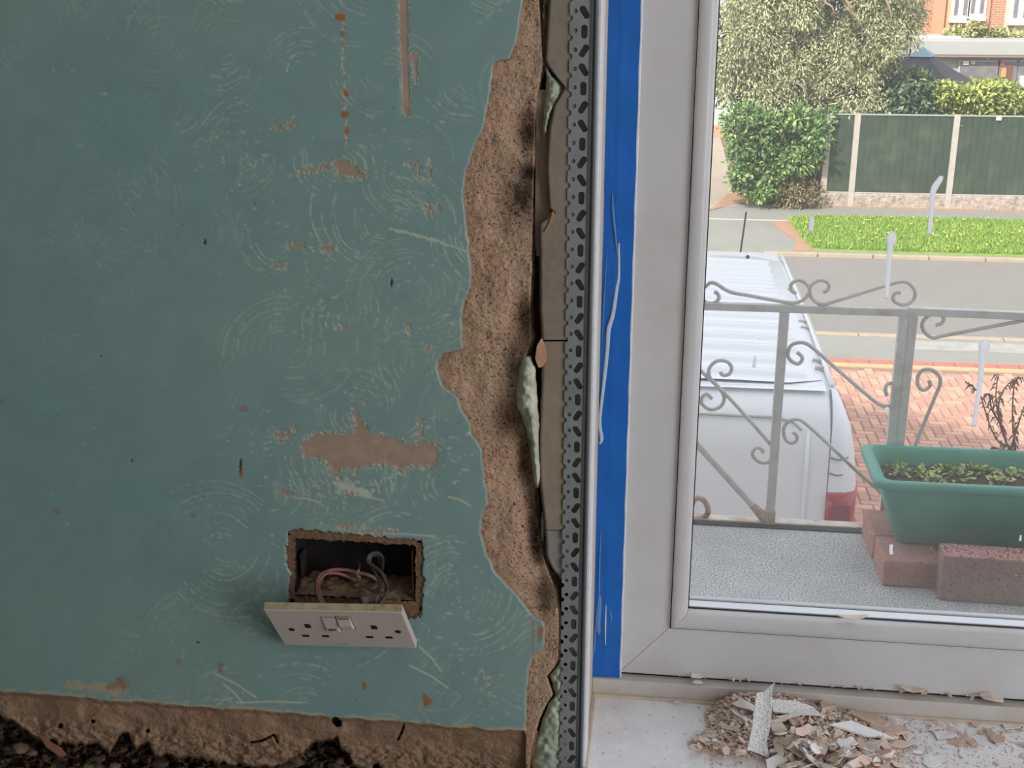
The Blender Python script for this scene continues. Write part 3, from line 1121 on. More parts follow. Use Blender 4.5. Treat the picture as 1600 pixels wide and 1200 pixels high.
M_spacer = mat('spacer_bar', (226, 228, 232), rough=.4, metal=.1)
MB().box(gx0 - .01, WR - .05, YG + .002, YG + .0165, gz0 - .012, gz0 + .0006).build('spacer_bar', M_spacer, win)
MB().box(gx0 - .012, gx0 - .003, YG + .002, YG + .0165, gz0 - .0015, ZTOP).build('spacer_bar', M_spacer, win)
MB().box(gx0 - .01, WR - .05, YG + .0168, YG + .0185, gz0 - .012, gz0 + .0003).build('outer_gasket', M_black, win)
MB().box(gx0 - .01, WR - .05, YG + .019, YG + .027, gz0 - .03, gz0 + .0022).build('outer_bead', M_white, win, bevel=.0015)
MB().box(WR - .08, WR - .055, YG - .012, YG + .04, zi, ZTOP).build('glazing_bead', M_white, win, bevel=.003)
# dried paint runs on the pane
M_run = mat('white_paint_run', (214, 220, 232), rough=.7)
nt_ = M_run.node_tree
_tl = nt_.nodes.new('ShaderNodeBsdfTranslucent')
_tl.inputs[0].default_value = (.97, .97, .985, 1)
_mx = nt_.nodes.new('ShaderNodeMixShader')
_mx.inputs[0].default_value = .92
nt_.links.new(nt_.nodes['Principled BSDF'].outputs[0], _mx.inputs[1])
nt_.links.new(_tl.outputs[0], _mx.inputs[2])
nt_.links.new(_mx.outputs[0], nt_.nodes['Material Output'].inputs[0])


def run(px, width):
    return drip(px, width, M_run, 'paint_run', YG - .0012, win, .3)


run([(1471, 275), (1469, 280), (1461, 292), (1457, 305), (1455, 335), (1452, 367)], [5, 8, 10, 8, 7, 6])
run([(1269, 338), (1268, 350), (1266, 362)], [6, 8, 6])
run([(1393, 363), (1393, 374), (1391, 385), (1389, 410), (1387, 440), (1385, 467)], [9, 16, 9, 7, 7, 6])
run([(1539, 531), (1538, 541), (1535, 556), (1532, 590), (1527, 630), (1521, 667)], [10, 18, 11, 8, 7, 7])
run([(1180, 556), (1179, 566), (1178, 574)], [3, 5, 6])
run([(1386, 636), (1386, 646)], [5, 5])
run([(1533, 322), (1534, 331)], [3, 4])
run([(1393, 851), (1392, 858), (1393, 866)], [6, 5, 6])
run([(1595, 836), (1594, 845)], [2, 4])
run([(1283, 655), (1283, 660)], [2, 3])
rp = random.Random(9)
for q in range(36):
    x, y = rp.uniform(1130, 1590), rp.uniform(20, 900)
    run([(x, y), (x, y + 1.2)], [rp.uniform(1, 2.4)] * 2)

# upstand under the frame and the sill board
xs0 = XV
w = structure(MB().box(xs0, WR, YF - .006, YF + .04, SILL - .01, zo - .0042).build('trim_2', mat('upstand_paint', (204, 198, 192), rough=.5, var=.05, vscale=20, stain=(170, 146, 120), stscale=14, stamt=.5), bevel=.0015))
M_gap = mat('shadow_dark', (40, 35, 31), rough=.9)
MB().box(xo - .002, WR, YFA + .004, YFA + .03, zo - .0044, zo + .0002).build('painted_shadow_gap', M_gap, w)  # dark strip painted as the shadow line under the frame
MB().box(xs0, WR, YF - .0105, YF - .0055, SILL - .002, SILL + .0035).build('caulk_line', M_caulk, w, bevel=.0015)
M_sill = mat('sill_paint', (244, 245, 249), rough=.5, var=.03, vscale=12, stain=(190, 168, 150), stscale=7, stamt=.55, speck=(150, 118, 100), sscale=420, sthr=.76)
sill = structure(MB().box(xs0, WR, .98, YF + .03, SILL - .03, SILL).build('window_sill', M_sill, bevel=.004))
MB().box(xs0 - .0005, xs0 + .006, 1.0, YF - .008, SILL - .004, SILL + .004).build('caulk_line', M_caulk, sill, bevel=.0015)

# ================================================================== ELECTRICAL SOCKET
M_box = mat('rusty_box', (34, 31, 30), rough=.8, metal=.2, var=.3, vscale=40, stain=(70, 48, 34), stscale=24, stamt=.6)
bb = empty('metal_back_box')
h0, h1, h2, h3 = [PY(x, y, YW) for x, y in HOLE]
bx0, bx1 = (h0.x + h3.x) / 2 - .002, (h1.x + h2.x) / 2 + .002
bz0, bz1 = (h3.z + h2.z) / 2 - .004, (h0.z + h1.z) / 2 + .002
bd = .05
t = .0012
yb0 = YW + .006
MB().box(bx0, bx1, YW + bd, YW + bd + t, bz0, bz1).build('back_plate', M_box, bb)
MB().box(bx0 - t, bx0, yb0, YW + bd, bz0, bz1).build('side_plate', M_box, bb)
MB().box(bx1, bx1 + t, yb0, YW + bd, bz0, bz1).build('side_plate', M_box, bb)
MB().box(bx0, bx1, yb0, YW + bd, bz1, bz1 + t).build('top_plate', M_box, bb)
MB().box(bx0, bx1, yb0, YW + bd, bz0 - t, bz0).build('bottom_plate', M_box, bb)
for cx, s in ((512, 1), (600, 1)):
    c = PY(cx, 846, YW)
    lug = MB().prism_y([(c.x - .009, bz1), (c.x - .007, bz1 - .005), (c.x, bz1 - .007), (c.x + .007, bz1 - .005), (c.x + .009, bz1)], YW + .009, YW + .0105).build('lug', mat('zinc_lug', (136, 128, 118), rough=.5, metal=.6, var=.2), bb)
    MB().tube([(c.x, YW + .0085, bz1 - .0032), (c.x, YW + .0092, bz1 - .0032)], .0014, 10).build('lug_hole', M_black, lug)
MB().box(bx0 + .004, bx0 + .0065, YW + .012, YW + .03, (bz0 + bz1) / 2 - .018, (bz0 + bz1) / 2 + .012).build('side_lug', M_box, bb, bevel=.0008)
MB().box(bx1 - .0075, bx1 - .0058, YW + .010, YW + .026, bz0 + .004, bz1 - .012).build('earth_strap', mat('rust_strap', (156, 92, 44), rough=.8, var=.3, vscale=90), bb)
rebase(bb)
tag(bb, 'rusty open metal back box sunk into the teal wall', 'back box')
# lining of broken plaster around the box
M_lin = mat('hole_plaster', (126, 98, 74), rough=.95, var=.25, vscale=90, bump=.6, bscale=200)
for nm, a in (('hole_lining', (bx0 - .006, bx0 - t, bz0 - .006, bz1 + .006)), ('hole_lining', (bx1 + t, bx1 + .006, bz0 - .006, bz1 + .006)),
              ('hole_lining', (bx0 - .006, bx1 + .006, bz1 + t, bz1 + .006)), ('hole_lining', (bx0 - .006, bx1 + .006, bz0 - .007, bz0 - t))):
    MB().box(a[0], a[1], YW + .0022, YW + .05, a[2], a[3]).build(nm, M_lin, wall)
# dust and crumbs lying in the box
nd = 40
ux = np.linspace(bx0, bx1, 60)[None, :] * np.ones((20, 1))
uy = np.linspace(YW + .004, YW + bd, 20)[:, None] * np.ones((1, 60))
hz = bz0 + .0015 + .010 * fbm(ux * 90, uy * 90, 4) * np.clip((uy - YW) / .03, .2, 1) + .004 * fbm(ux * 400, uy * 400, 2)
dust = np_mesh('plaster_dust', np.stack([ux, uy, hz], -1).reshape(-1, 3), grid_faces(20, 60)[:, ::-1], mat('box_dust', (146, 122, 98), rough=.95, var=.3, vscale=120, bump=.5, bscale=300), None, None, True)
tag(dust, 'brown plaster dust lying in the bottom of the back box', 'dust', kind='stuff')
lr = random.Random(8)
for q in range(7):
    o = lump('plaster_crumb', (lr.uniform(bx0 + .01, bx1 - .01), YW + lr.uniform(.012, .035), bz0 + .011), lr.uniform(.003, .0055), lump_m, None, 100 + q, (1.4, 1.2, .7))
    tag(o, 'small brown plaster crumb lying in the open back box', 'crumb', 'crumbs in the back box')

# hanging double socket
M_plate = mat('aged_white_plastic', (214, 200, 192), rough=.35, var=.03, vscale=10)
M_edge = mat('yellowed_edge', (190, 172, 140), rough=.5, var=.25, vscale=60, stain=(140, 108, 76), stscale=60, stamt=.7)
M_dark = mat('slot_dark', (20, 17, 16), rough=.8)
sock = empty('double_socket')
pc = (PY(444, 1010, YW - .012) + PY(652, 1011, YW - .012)) / 2
TILT = math.radians(35)
PW, PH = .1475, .086
base = Matrix.Translation(pc) @ Matrix.Rotation(math.radians(-2.9), 4, 'Y') @ Matrix.Rotation(TILT, 4, 'X')
# local frame: x across, z up the plate, y into the wall (front face at y=0)
sock.matrix_world = base
fp = MB().box(-PW / 2, PW / 2, 0, .0085, 0, PH).build('faceplate', M_plate, sock, bevel=.0008)
MB().box(-PW / 2 - .0002, PW / 2 + .0002, .0007, .0088, PH - .0005, PH + .0005).build('yellowed_edge', M_edge, fp)
MB().box(-PW / 2 + .012, PW / 2 - .012, .0085, .024, .016, PH - .034).build('rear_moulding', mat('rear_grey', (150, 140, 128), rough=.7, var=.2), sock, bevel=.002)


def lp(u, v):
    """plate photo fractions: u across 0..1, v down from the top 0..1"""
    return (-PW / 2 + u * PW, PH * (1 - v))


x0, z0 = lp(.446, .34)
rk = MB().add([(x0 - .0075, -.0002, z0 - .015), (x0 + .0075, -.0002, z0 - .015), (x0 + .0075, -.0002, z0 + .015), (x0 - .0075, -.0002, z0 + .015),
               (x0 - .0068, -.0032, z0 - .0145), (x0 + .0068, -.0032, z0 - .0145), (x0 + .0068, -.0004, z0 + .0145), (x0 - .0068, -.0004, z0 + .0145)],
              [(4, 5, 6, 7), (0, 1, 5, 4), (1, 2, 6, 5), (2, 3, 7, 6), (3, 0, 4, 7)]).build('rocker_switch', M_plate, sock, bevel=.0004)
x1, z1 = lp(.556, .32)
rk2 = MB().add([(x1 - .0075, -.0002, z1 - .014), (x1 + .0075, -.0002, z1 - .014), (x1 + .0075, -.0002, z1 + .014), (x1 - .0075, -.0002, z1 + .014),
                (x1 - .0068, -.0034, z1 - .005), (x1 + .0068, -.0034, z1 - .005), (x1 + .0068, -.0034, z1 + .0005), (x1 - .0068, -.0034, z1 + .0005)],
               [(4, 5, 6, 7), (0, 1, 5, 4), (1, 2, 6, 5), (2, 3, 7, 6), (3, 0, 4, 7)]).build('rocker_switch', M_plate, sock, bevel=.0004)
MB().box(x1 - .0062, x1 + .0062, -.0012, .0005, z1 + .0045, z1 + .0135).build('rocker_back', mat('rocker_brown', (170, 128, 104), rough=.5), rk2)  # brownish upper part of the right-hand rocker
for (xx_, zz_) in ((x0, z0), (x1, z1)):
    for a in ((xx_ - .0081, xx_ - .0076, zz_ - .0155, zz_ + .0155), (xx_ + .0076, xx_ + .0081, zz_ - .0155, zz_ + .0155), (xx_ - .0081, xx_ + .0081, zz_ + .0150, zz_ + .0155)):
        MB().box(a[0], a[1], -.0002, .001, a[2], a[3]).build('switch_gap', M_dark, sock)
fc = bpy.data.curves.new('on_text', 'FONT')
fc.body = 'on'
fc.size = .0085
fc.align_x = 'CENTER'
fc.extrude = .00015
fo = bpy.data.objects.new('tmp_text', fc)
COL.objects.link(fo)
bpy.context.view_layer.update()
me = bpy.data.meshes.new_from_object(fo.evaluated_get(bpy.context.evaluated_depsgraph_get()))
bpy.data.objects.remove(fo)
to = finish(me, 'switch_lettering', mat('print_black', (30, 28, 28), rough=.6), rk)
to.matrix_local = Matrix.Translation((x0, -.0036, z0 - .0105)) @ Matrix.Rotation(math.radians(84), 4, 'X')
for (u, v, w_, h_) in ((.262, .42, .0064, .0088), (.752, .42, .0064, .0088)):
    x, z = lp(u, v)
    MB().box(x - w_ / 2, x + w_ / 2, -.0003, .002, z - h_ / 2, z + h_ / 2).build('earth_slot', M_dark, sock)
for (u, v) in ((.205, .70), (.355, .70), (.685, .70), (.83, .70)):
    x, z = lp(u, v)
    MB().box(x - .0038, x + .0038, -.0003, .002, z - .0024, z + .0024).build('pin_slot', M_dark, sock)
for u in (.125, .915):
    x, z = lp(u, .53)
    MB().tube([(x, -.0003, z), (x, .002, z)], .0034, 14).build('screw_hole', M_dark, sock)
x, z = lp(.45, .93)
MB().box(x - .006, x + .006, -.0002, .001, z - .0005, z + .0005).build('maker_mark', mat('moulded_mark', (150, 140, 132)), sock)
tag(sock, 'old white double socket faceplate hanging from wires below the back box', 'socket')
inv = base.inverted()


def wire(px, r, material, name):
    pts = catmull([inv @ PY(x, y, YW + d) for x, y, d in px], 7)
    return MB().tube(pts, r, 8).build(name, material, sock, smooth=True)


M_red = mat('dusty_red_wire', (142, 98, 92), rough=.6, var=.2, vscale=90, stain=(150, 130, 112), stscale=60, stamt=.7)
M_blk = mat('dusty_black_wire', (74, 70, 68), rough=.6, var=.3, vscale=90, stain=(130, 118, 104), stscale=60, stamt=.6)
M_grn = mat('bare_copper_wire', (120, 96, 70), rough=.5, var=.2)
zz = lambda x, y: (380 + x / 5, 800 + y / 5)
wire([(*zz(620, 730), -.03), (*zz(580, 640), -.018), (*zz(572, 560), 0), (*zz(600, 495), .012), (*zz(680, 455), .02), (*zz(780, 450), .025), (*zz(890, 470), .028), (*zz(1000, 500), .03), (*zz(1080, 560), .036)], .0021, M_red, 'red_wire')
wire([(*zz(640, 730), -.028), (*zz(600, 640), -.014), (*zz(590, 560), .004), (*zz(640, 485), .014), (*zz(740, 480), .022), (*zz(850, 520), .03), (*zz(960, 580), .036)], .0020, M_red, 'red_wire')
wire([(*zz(1060, 730), -.026), (*zz(1120, 640), -.012), (*zz(1120, 570), 0), (*zz(1085, 480), .008), (*zz(1020, 425), .014), (*zz(975, 385), .018), (*zz(985, 335), .022), (*zz(1040, 315), .026),
      (*zz(1085, 350), .03), (*zz(1088, 430), .036), (*zz(1070, 480), .042)], .0021, M_blk, 'black_wire')
wire([(*zz(1030, 730), -.026), (*zz(1065, 640), -.012), (*zz(1070, 560), .002), (*zz(1030, 470), .012), (*zz(990, 410), .02), (*zz(1000, 345), .026), (*zz(1060, 340), .03), (*zz(1070, 420), .04)], .0019, M_blk, 'black_wire')
wire([(*zz(1000, 720), -.024), (*zz(1030, 640), -.01), (*zz(960, 590), .006), (*zz(905, 540), .014), (*zz(890, 480), .02), (*zz(910, 430), .026), (*zz(900, 380), .04)], .0009, M_grn, 'earth_wire')
wire([(*zz(905, 450), .022), (*zz(885, 490), .02), (*zz(912, 510), .022), (*zz(890, 545), .024)], .0012, mat('orange_tag', (196, 134, 60), rough=.6), 'orange_sleeve')
wire([(*zz(920, 700), -.02), (*zz(985, 680), -.015), (*zz(1060, 690), -.018)], .006, mat('wire_clump', (120, 104, 88), rough=.9, var=.3, vscale=100), 'terminal_cover')

# ================================================================== PLASTER DEBRIS ON THE SILL
M_fl = [mat('flake_white', (236, 234, 234), rough=.75, var=.06, vscale=60, stain=(196, 170, 150), stscale=60, stamt=.4),
        mat('flake_pink', (224, 200, 186), rough=.9, var=.14, vscale=90),
        mat('flake_brown', (206, 180, 162), rough=.92, var=.18, vscale=90),
        mat('flake_cream', (222, 206, 190), rough=.88, var=.1, vscale=90)]
fr = random.Random(21)


def flake_mesh(seed, aspect, two=True, th=.06):
    r = random.Random(seed)
    n = r.randint(5, 8)
    ang = sorted(r.uniform(0, 2 * math.pi) for _ in range(n))
    ang = [2 * math.pi * (i + r.uniform(-.3, .3)) / n for i in range(n)]
    pts = []
    for a in ang:
        q = r.uniform(.6, 1.0)
        pts.append((math.cos(a) * q * aspect, math.sin(a) * q))
    bend = r.uniform(-.25, .25)
    vs = []
    for s in (0, 1):
        for (x, y) in pts:
            vs.append((x * .5, y * .5, (s - .5) * th + bend * (x * .5) ** 2 + r.uniform(-.015, .015)))
    vs.append((0, 0, -.5 * th))
    vs.append((0, 0, .5 * th))
    fs = []
    for i in range(n):
        j = (i + 1) % n
        fs.append((j, i, 2 * n))
        fs.append((n + i, n + j, 2 * n + 1))
        fs.append((i, j, n + j, n + i))
    me = bpy.data.meshes.new('flake')
    me.from_pydata(vs, [], fs)
    me.update()
    return me


FM = []
for mi in range(4):
    for s in range(7):
        me = flake_mesh(mi * 50 + s, (1, 1.3, 1.8, 2.4, 1.2, 3.0, 1.5)[s], th=(.07, .1, .06, .07, .2, .08, .12)[s])
        me.materials.append(M_fl[mi])
        if mi == 0:
            me.materials.append(M_fl[1])
            for p in me.polygons:
                if p.normal.z < -.5 or abs(p.normal.z) < .4:
                    p.material_index = 1 if s % 2 else 0
        FM.append((mi, me))
hc = [(PZ(1170, 1150, SILL), .034, .030, .020), (PZ(1215, 1122, SILL), .040, .030, .026), (PZ(1260, 1150, SILL), .05, .038, .018), (PZ(1310, 1180, SILL), .05, .045, .014), (PZ(1150, 1118, SILL), .025, .02, .018),
      (PZ(1350, 1150, SILL), .05, .03, .007), (PZ(1110, 1165, SILL), .03, .02, .006)]


def heap(x, y):
    h = 0
    for c, sx, sy, a in hc:
        h = h + a * np.exp(-((x - c.x) / sx) ** 2 - ((y - c.y) / sy) ** 2)
    return h


PILE = [(1078, 1168), (1085, 1148), (1105, 1138), (1108, 1112), (1130, 1092), (1180, 1085), (1230, 1095), (1290, 1105), (1340, 1118), (1400, 1130), (1425, 1150), (1400, 1175), (1420, 1210), (1440, 1260), (1290, 1260),
        (1240, 1205), (1170, 1178), (1120, 1172)]
# heap body
gxn, gyn = 90, 70
ax = np.linspace(PZ(1060, 1180, SILL).x, PZ(1480, 1180, SILL).x, gxn)[None, :] * np.ones((gyn, 1))
ay = np.linspace(PZ(1200, 1260, SILL).y, YF - .008, gyn)[:, None] * np.ones((1, gxn))
hh = heap(ax, ay)
hz = SILL - .003 + hh * .85 + .006 * (fbm(ax * 160, ay * 160, 3) - .35) * np.clip(hh * 200, 0, 1)
cn = fbm(ax * 220, ay * 220, 3)[..., None]
cc = C(206, 182, 166) * (1 - cn) + C(238, 222, 210) * cn
hp = np_mesh('plaster_rubble', np.stack([ax, ay, hz], -1).reshape(-1, 3), grid_faces(gyn, gxn)[:, ::-1], mat('rubble_heap', (0, 0, 0), rough=.95, attr=True, var=.2, vscale=200, bump=.6, bscale=400), None, cc.reshape(-1, 3), False)
tag(hp, 'heap of fine pinkish plaster rubble under the flakes on the white sill', 'rubble', kind='stuff')
# crumbs beyond counting: one mesh
N = 7000
cp = []
while len(cp) < N:
    if fr.random() < .62:
        x, y = fr.uniform(1070, 1450), fr.uniform(1080, 1255)
        if not inpoly(np.array(x + fr.gauss(0, 7)), np.array(y + fr.gauss(0, 5)), PILE):
            continue
    else:
        x, y = fr.uniform(930, 1640), fr.uniform(1100, 1250)
        if x < 1100 and fr.random() < .93:
            continue
        if x > 1380 and fr.random() < .1:
            continue
    cp.append((x, y))
V = []
Fc = []
CC = []
pal = [C(230, 216, 204), C(220, 194, 178), C(206, 180, 164), C(240, 238, 236), C(180, 150, 132), C(228, 208, 194)]
for (x, y) in cp:
    p = PZ(x, y, SILL)
    if p.y > YF - .009 or p.x < XV + .006:
        continue
    h = float(heap(p.x, p.y))
    s = fr.uniform(.0008, .0026) * (1.5 if h > .004 else .7)
    z = SILL + h * fr.uniform(.8, 1.05) + s * .3
    n0 = len(V)
    a = fr.uniform(0, 6.28)
    tl = Euler((fr.uniform(-.7, .7) * min(1, h * 200 + .1), fr.uniform(-.7, .7) * min(1, h * 200 + .1), a)).to_matrix()
    for (dx, dy, dz) in ((-1, -.7, -.3), (1, -.5, -.3), (.8, .7, -.3), (-.7, .8, -.3), (0.1, 0, .35)):
        q = tl @ Vector((dx * s * fr.uniform(.7, 1.3), dy * s * fr.uniform(.6, 1.2), dz * s))
        V.append((p.x + q.x, p.y + q.y, z + q.z))
    Fc += [(n0, n0 + 1, n0 + 4), (n0 + 1, n0 + 2, n0 + 4), (n0 + 2, n0 + 3, n0 + 4), (n0 + 3, n0, n0 + 4)]
    c = pal[fr.choice((0, 1, 1, 2, 2, 3, 4, 5))]
    CC += [c] * 5
cr = np_mesh('plaster_crumbs', np.array(V), np.array(Fc), mat('crumb', (0, 0, 0), rough=.95, attr=True), None, np.array(CC))
tag(cr, 'fine plaster crumbs and dust scattered over the white sill', 'crumbs', kind='stuff')
FL_LABEL = {0: 'white painted plaster flake among the debris on the window sill', 1: 'pinkish plaster flake among the debris on the window sill',
            2: 'brown plaster flake among the debris on the window sill', 3: 'cream plaster flake among the debris on the window sill'}


def flake(x, y, size, me, mi, lift=None, tilt=.5, rz=None, z=None, name='plaster_flake', label=None, group='plaster flakes on the sill', Yp=None):
    o = bpy.data.objects.new(name, me)
    COL.objects.link(o)
    if Yp is not None:
        p = PY(x, y, Yp)
        zz_ = p.z
    else:
        p = PZ(x, y, SILL)
        h = float(heap(p.x, p.y))
        zz_ = SILL + h * 1.0 + size * .06 + (lift or 0)
        # a thing standing on the heap shows higher up in the view, so shift it back towards the viewer
        p = PZ(x, y, zz_)
        tilt = tilt * min(1, .12 + h * 90)
    p.y = min(p.y, YF - .012) if Yp is None else p.y
    o.location = (p.x, p.y, zz_)
    o.rotation_euler = (fr.uniform(-tilt, tilt), fr.uniform(-tilt, tilt), fr.uniform(0, 6.28) if rz is None else rz)
    o.scale = (size, size, size)
    where = 'in the heap left of the upright strip' if x < 1165 else ('in the heap right of the upright strip' if inpoly(np.array(x), np.array(y), PILE) else 'scattered on the sill right of the heap')
    tag(o, label or ('%s plaster flake %s' % (('white painted', 'pinkish', 'brown', 'cream')[mi], where)), 'flake', group)
    return o


cnt = 0
while cnt < 272:
    if cnt < 185:
        x, y = fr.uniform(1080, 1440), fr.uniform(1082, 1230)
        if not inpoly(np.array(x), np.array(y), PILE) or (1160 < x < 1214 and y > 1062):
            continue
    else:
        x, y = fr.uniform(1330, 1630), fr.uniform(1112, 1230)
        lim = 1108 + (x - 1300) * .075
        if y < lim:
            continue
    left = x < 1165
    mi = fr.choice((3, 3, 2, 1, 1, 2, 0)) if left else fr.choice((0, 0, 0, 0, 1, 1, 2, 3))
    size = fr.uniform(.006, .013) if left else fr.uniform(.006, .018)
    if cnt >= 185:
        size = fr.uniform(.004, .014)
        mi = fr.choice((0, 1, 1, 2, 2, 3))
    mm = [m for a, m in FM if a == mi]
    flake(x, y, size, fr.choice(mm), mi, tilt=.75, lift=fr.uniform(0, .004) if cnt < 185 else .0)
    cnt += 1
for (x, y, s, mi, k) in ((1395, 1085 + 36, .017, 0, 0), (1455, 1190, .024, 0, 0), (1500, 1160, .022, 2, 2), (1578, 1132, .018, 0, 2), (1560, 1155, .022, 2, 1), (1405, 1162, .02, 1, 3), (1475, 1150, .02, 0, 2)):
    mm = [m for a, m in FM if a == mi]
    flake(x, y, s, mm[k], mi, tilt=.1, rz=.2)


# the large pieces one can tell apart
def slab(name, pts3, th, material, label, nseg=1):
    """closed thin slab from an outline of world points"""
    pts3 = [Vector(p) for p in pts3]
    nrm = Vector((0, 0, 0))
    for i in range(len(pts3)):
        a, b = pts3[i], pts3[(i + 1) % len(pts3)]
        nrm += a.cross(b)
    nrm.normalize()
    m = MB()
    n = len(pts3)
    m.add([p + nrm * th / 2 for p in pts3] + [p - nrm * th / 2 for p in pts3],
          [tuple(range(n)), tuple(range(2 * n - 1, n - 1, -1))] + [(i, n + i, n + (i + 1) % n, (i + 1) % n) for i in range(n)])
    o = m.build(name, material, None)
    return tag(o, label, 'flake')


M_speckw = mat('speckled_white_flake', (240, 238, 237), rough=.85, var=.05, vscale=60, bump=.8, bscale=300, bdist=.003, speck=(196, 188, 184), sscale=520, sthr=.58)
SL = SILL
def on_heap(x, y, off):
    z = SILL + off
    for _ in range(12):
        p = PZ(x, y, z)
        p.y = min(p.y, YF - .012)
        z = .5 * z + .5 * (SILL + float(heap(p.x, p.y)) + off)
    return PZ(x, y, z)


# long strip standing up on the heap: rows from foot to tip
rows = [((1167, 1171), (1202, 1185)), ((1171, 1157), (1197, 1162)), ((1175, 1132), (1203, 1136)), ((1178, 1106), (1206, 1105)), ((1181, 1083), (1206, 1083))]
vs = []
foot = on_heap(1185, 1178, .006)
for i, (a, b) in enumerate(rows):
    v = i / (len(rows) - 1)
    Yv = foot.y * (1 - v) + (YF - .030) * v - .022 * math.sin(math.pi * v)
    Yv = foot.y + .012 * v
    A, B = PY(*a, Yv), PY(*b, Yv)
    for u in np.linspace(0, 1, 5):
        p = A.lerp(B, u)
        vs.append(p + Vector((fr.uniform(-.0006, .0006), .0015 * math.sin(u * 3.1), 0)))
tip = PY(1211, 1066, foot.y + .014)
vs.append(tip)
fs = [(i * 5 + k, i * 5 + k + 1, (i + 1) * 5 + k + 1, (i + 1) * 5 + k) for i in range(len(rows) - 1) for k in range(4)]
b0 = (len(rows) - 1) * 5
fs += [(b0 + 2, b0 + 3, len(vs) - 1), (b0 + 3, b0 + 4, len(vs) - 1)]
o = MB().add(vs, fs).build('plaster_flake', M_speckw, None, smooth=False, solid=.0026)
tag(o, 'long white speckled plaster strip standing up out of the debris heap', 'flake')


def hp3(x, y, dz):
    return on_heap(x, y, .005)


slab('plaster_flake', [hp3(1296, 1132, .016), hp3(1330, 1127, .015), hp3(1362, 1140, .012), hp3(1398, 1154, .008), hp3(1350, 1150, .011)], .0022, M_fl[0], 'long white pointed flake lying across the right of the heap')
slab('plaster_flake', [hp3(1328, 1116, .012), hp3(1345, 1112, .012), hp3(1390, 1130, .007), hp3(1424, 1143, .004), hp3(1400, 1147, .005), hp3(1360, 1132, .01)], .003, M_fl[2],
     'large flat brown plaster flake behind the long white flake')
slab('plaster_flake', [hp3(1206, 1094, .026), hp3(1240, 1095, .025), hp3(1270, 1105, .021), hp3(1284, 1118, .018), hp3(1240, 1116, .021), hp3(1208, 1112, .024)], .0022, M_speckw,
     'broad white speckled flake just right of the upright strip')
slab('plaster_flake', [hp3(1144, 1100, .022), hp3(1160, 1093, .024), hp3(1180, 1103, .023), hp3(1176, 1110, .022), hp3(1152, 1104, .022)], .002, M_fl[0], 'curved white flake just left of the upright strip')
slab('plaster_flake', [hp3(1142, 1106, .02), hp3(1160, 1118, .02), hp3(1172, 1124, .018), hp3(1165, 1127, .017), hp3(1146, 1114, .018)], .002, M_fl[0], 'narrow white curl below the curved white flake')
slab('plaster_flake', [hp3(1202, 1172, .008), hp3(1225, 1166, .010), hp3(1238, 1150, .013), hp3(1236, 1165, .010), hp3(1222, 1174, .007), hp3(1204, 1176, .006)], .002, M_fl[0], 'curled white flake at the foot of the upright strip')
slab('plaster_flake', [hp3(1291, 1165, .012), hp3(1332, 1152, .013), hp3(1336, 1158, .012), hp3(1298, 1173, .009)], .004, M_speckw, 'thick white flake with rough pink edge in the heap')
slab('plaster_flake', [hp3(1228, 1118, .022), hp3(1246, 1116, .021), hp3(1256, 1128, .018), hp3(1240, 1136, .018)], .004, M_fl[1], 'pink flake in the middle of the heap beside white curls')
slab('plaster_flake', [hp3(1204, 1128, .022), hp3(1216, 1124, .022), hp3(1230, 1140, .017), hp3(1222, 1149, .016), hp3(1206, 1142, .018)], .004, M_fl[3], 'cream layered flake touching the upright strip')
slab('plaster_flake', [hp3(1148, 1172, .002), hp3(1166, 1170, .002), hp3(1167, 1178, .002), hp3(1150, 1180, .002)], .002, M_fl[1], 'flat pink flake lying left of the strip foot')
slab('plaster_flake', [hp3(1124, 1076, .033), hp3(1136, 1078, .032), hp3(1138, 1086, .030), hp3(1125, 1090, .03)], .004, M_fl[2], 'brown square chip on top of the heap by the upstand')
slab('plaster_flake', [hp3(1280, 1100, .020), hp3(1292, 1095, .021), hp3(1304, 1097, .02), hp3(1306, 1106, .018), hp3(1284, 1110, .018)], .006, M_fl[2], 'dark brown lump against the upstand above the heap')
# flakes caught on the ledges of the frame
for (x, y, s, mi, k, Yp, lab) in ((1088, 1057, .012, 0, 2, YF + .000, 'white flake caught on the ledge above the heap'), (1090, 1066, .011, 0, 1, YF - .007, 'small white flake stuck on the upstand under the frame'),
                                  (1331, 965, .018, 3, 3, YFA - .002, 'cream flake lying on the glazing bead below the glass'), (1424, 1078, .014, 3, 3, YF, 'cream flake on the frame ledge right of centre'),
                                  (1444, 1081, .012, 2, 1, YF, 'brown flake on the frame ledge right of centre'), (1549, 1088, .020, 3, 2, YF - .001, 'oval cream flake on the frame ledge near the right'),
                                  (1058, 1097, .009, 0, 1, YF - .016, 'lone white flake on the sill left of the heap')):
    mm = [m for a, m in FM if a == mi]
    o = flake(x, y, s, mm[k], mi, tilt=.15, rz=fr.uniform(-.15, .15), Yp=Yp, label=lab, group='flakes caught on the window frame')
for q in range(26):
    x = fr.uniform(975, 1590)
    y = 1049 + (x - 968) * .0695
    flake(x, y, fr.uniform(.003, .007), FM[7 + fr.randint(0, 20)][1], 1, tilt=.4, Yp=YF + .002, label='tiny plaster crumb in the gap under the window frame', group='crumbs in the frame gap')

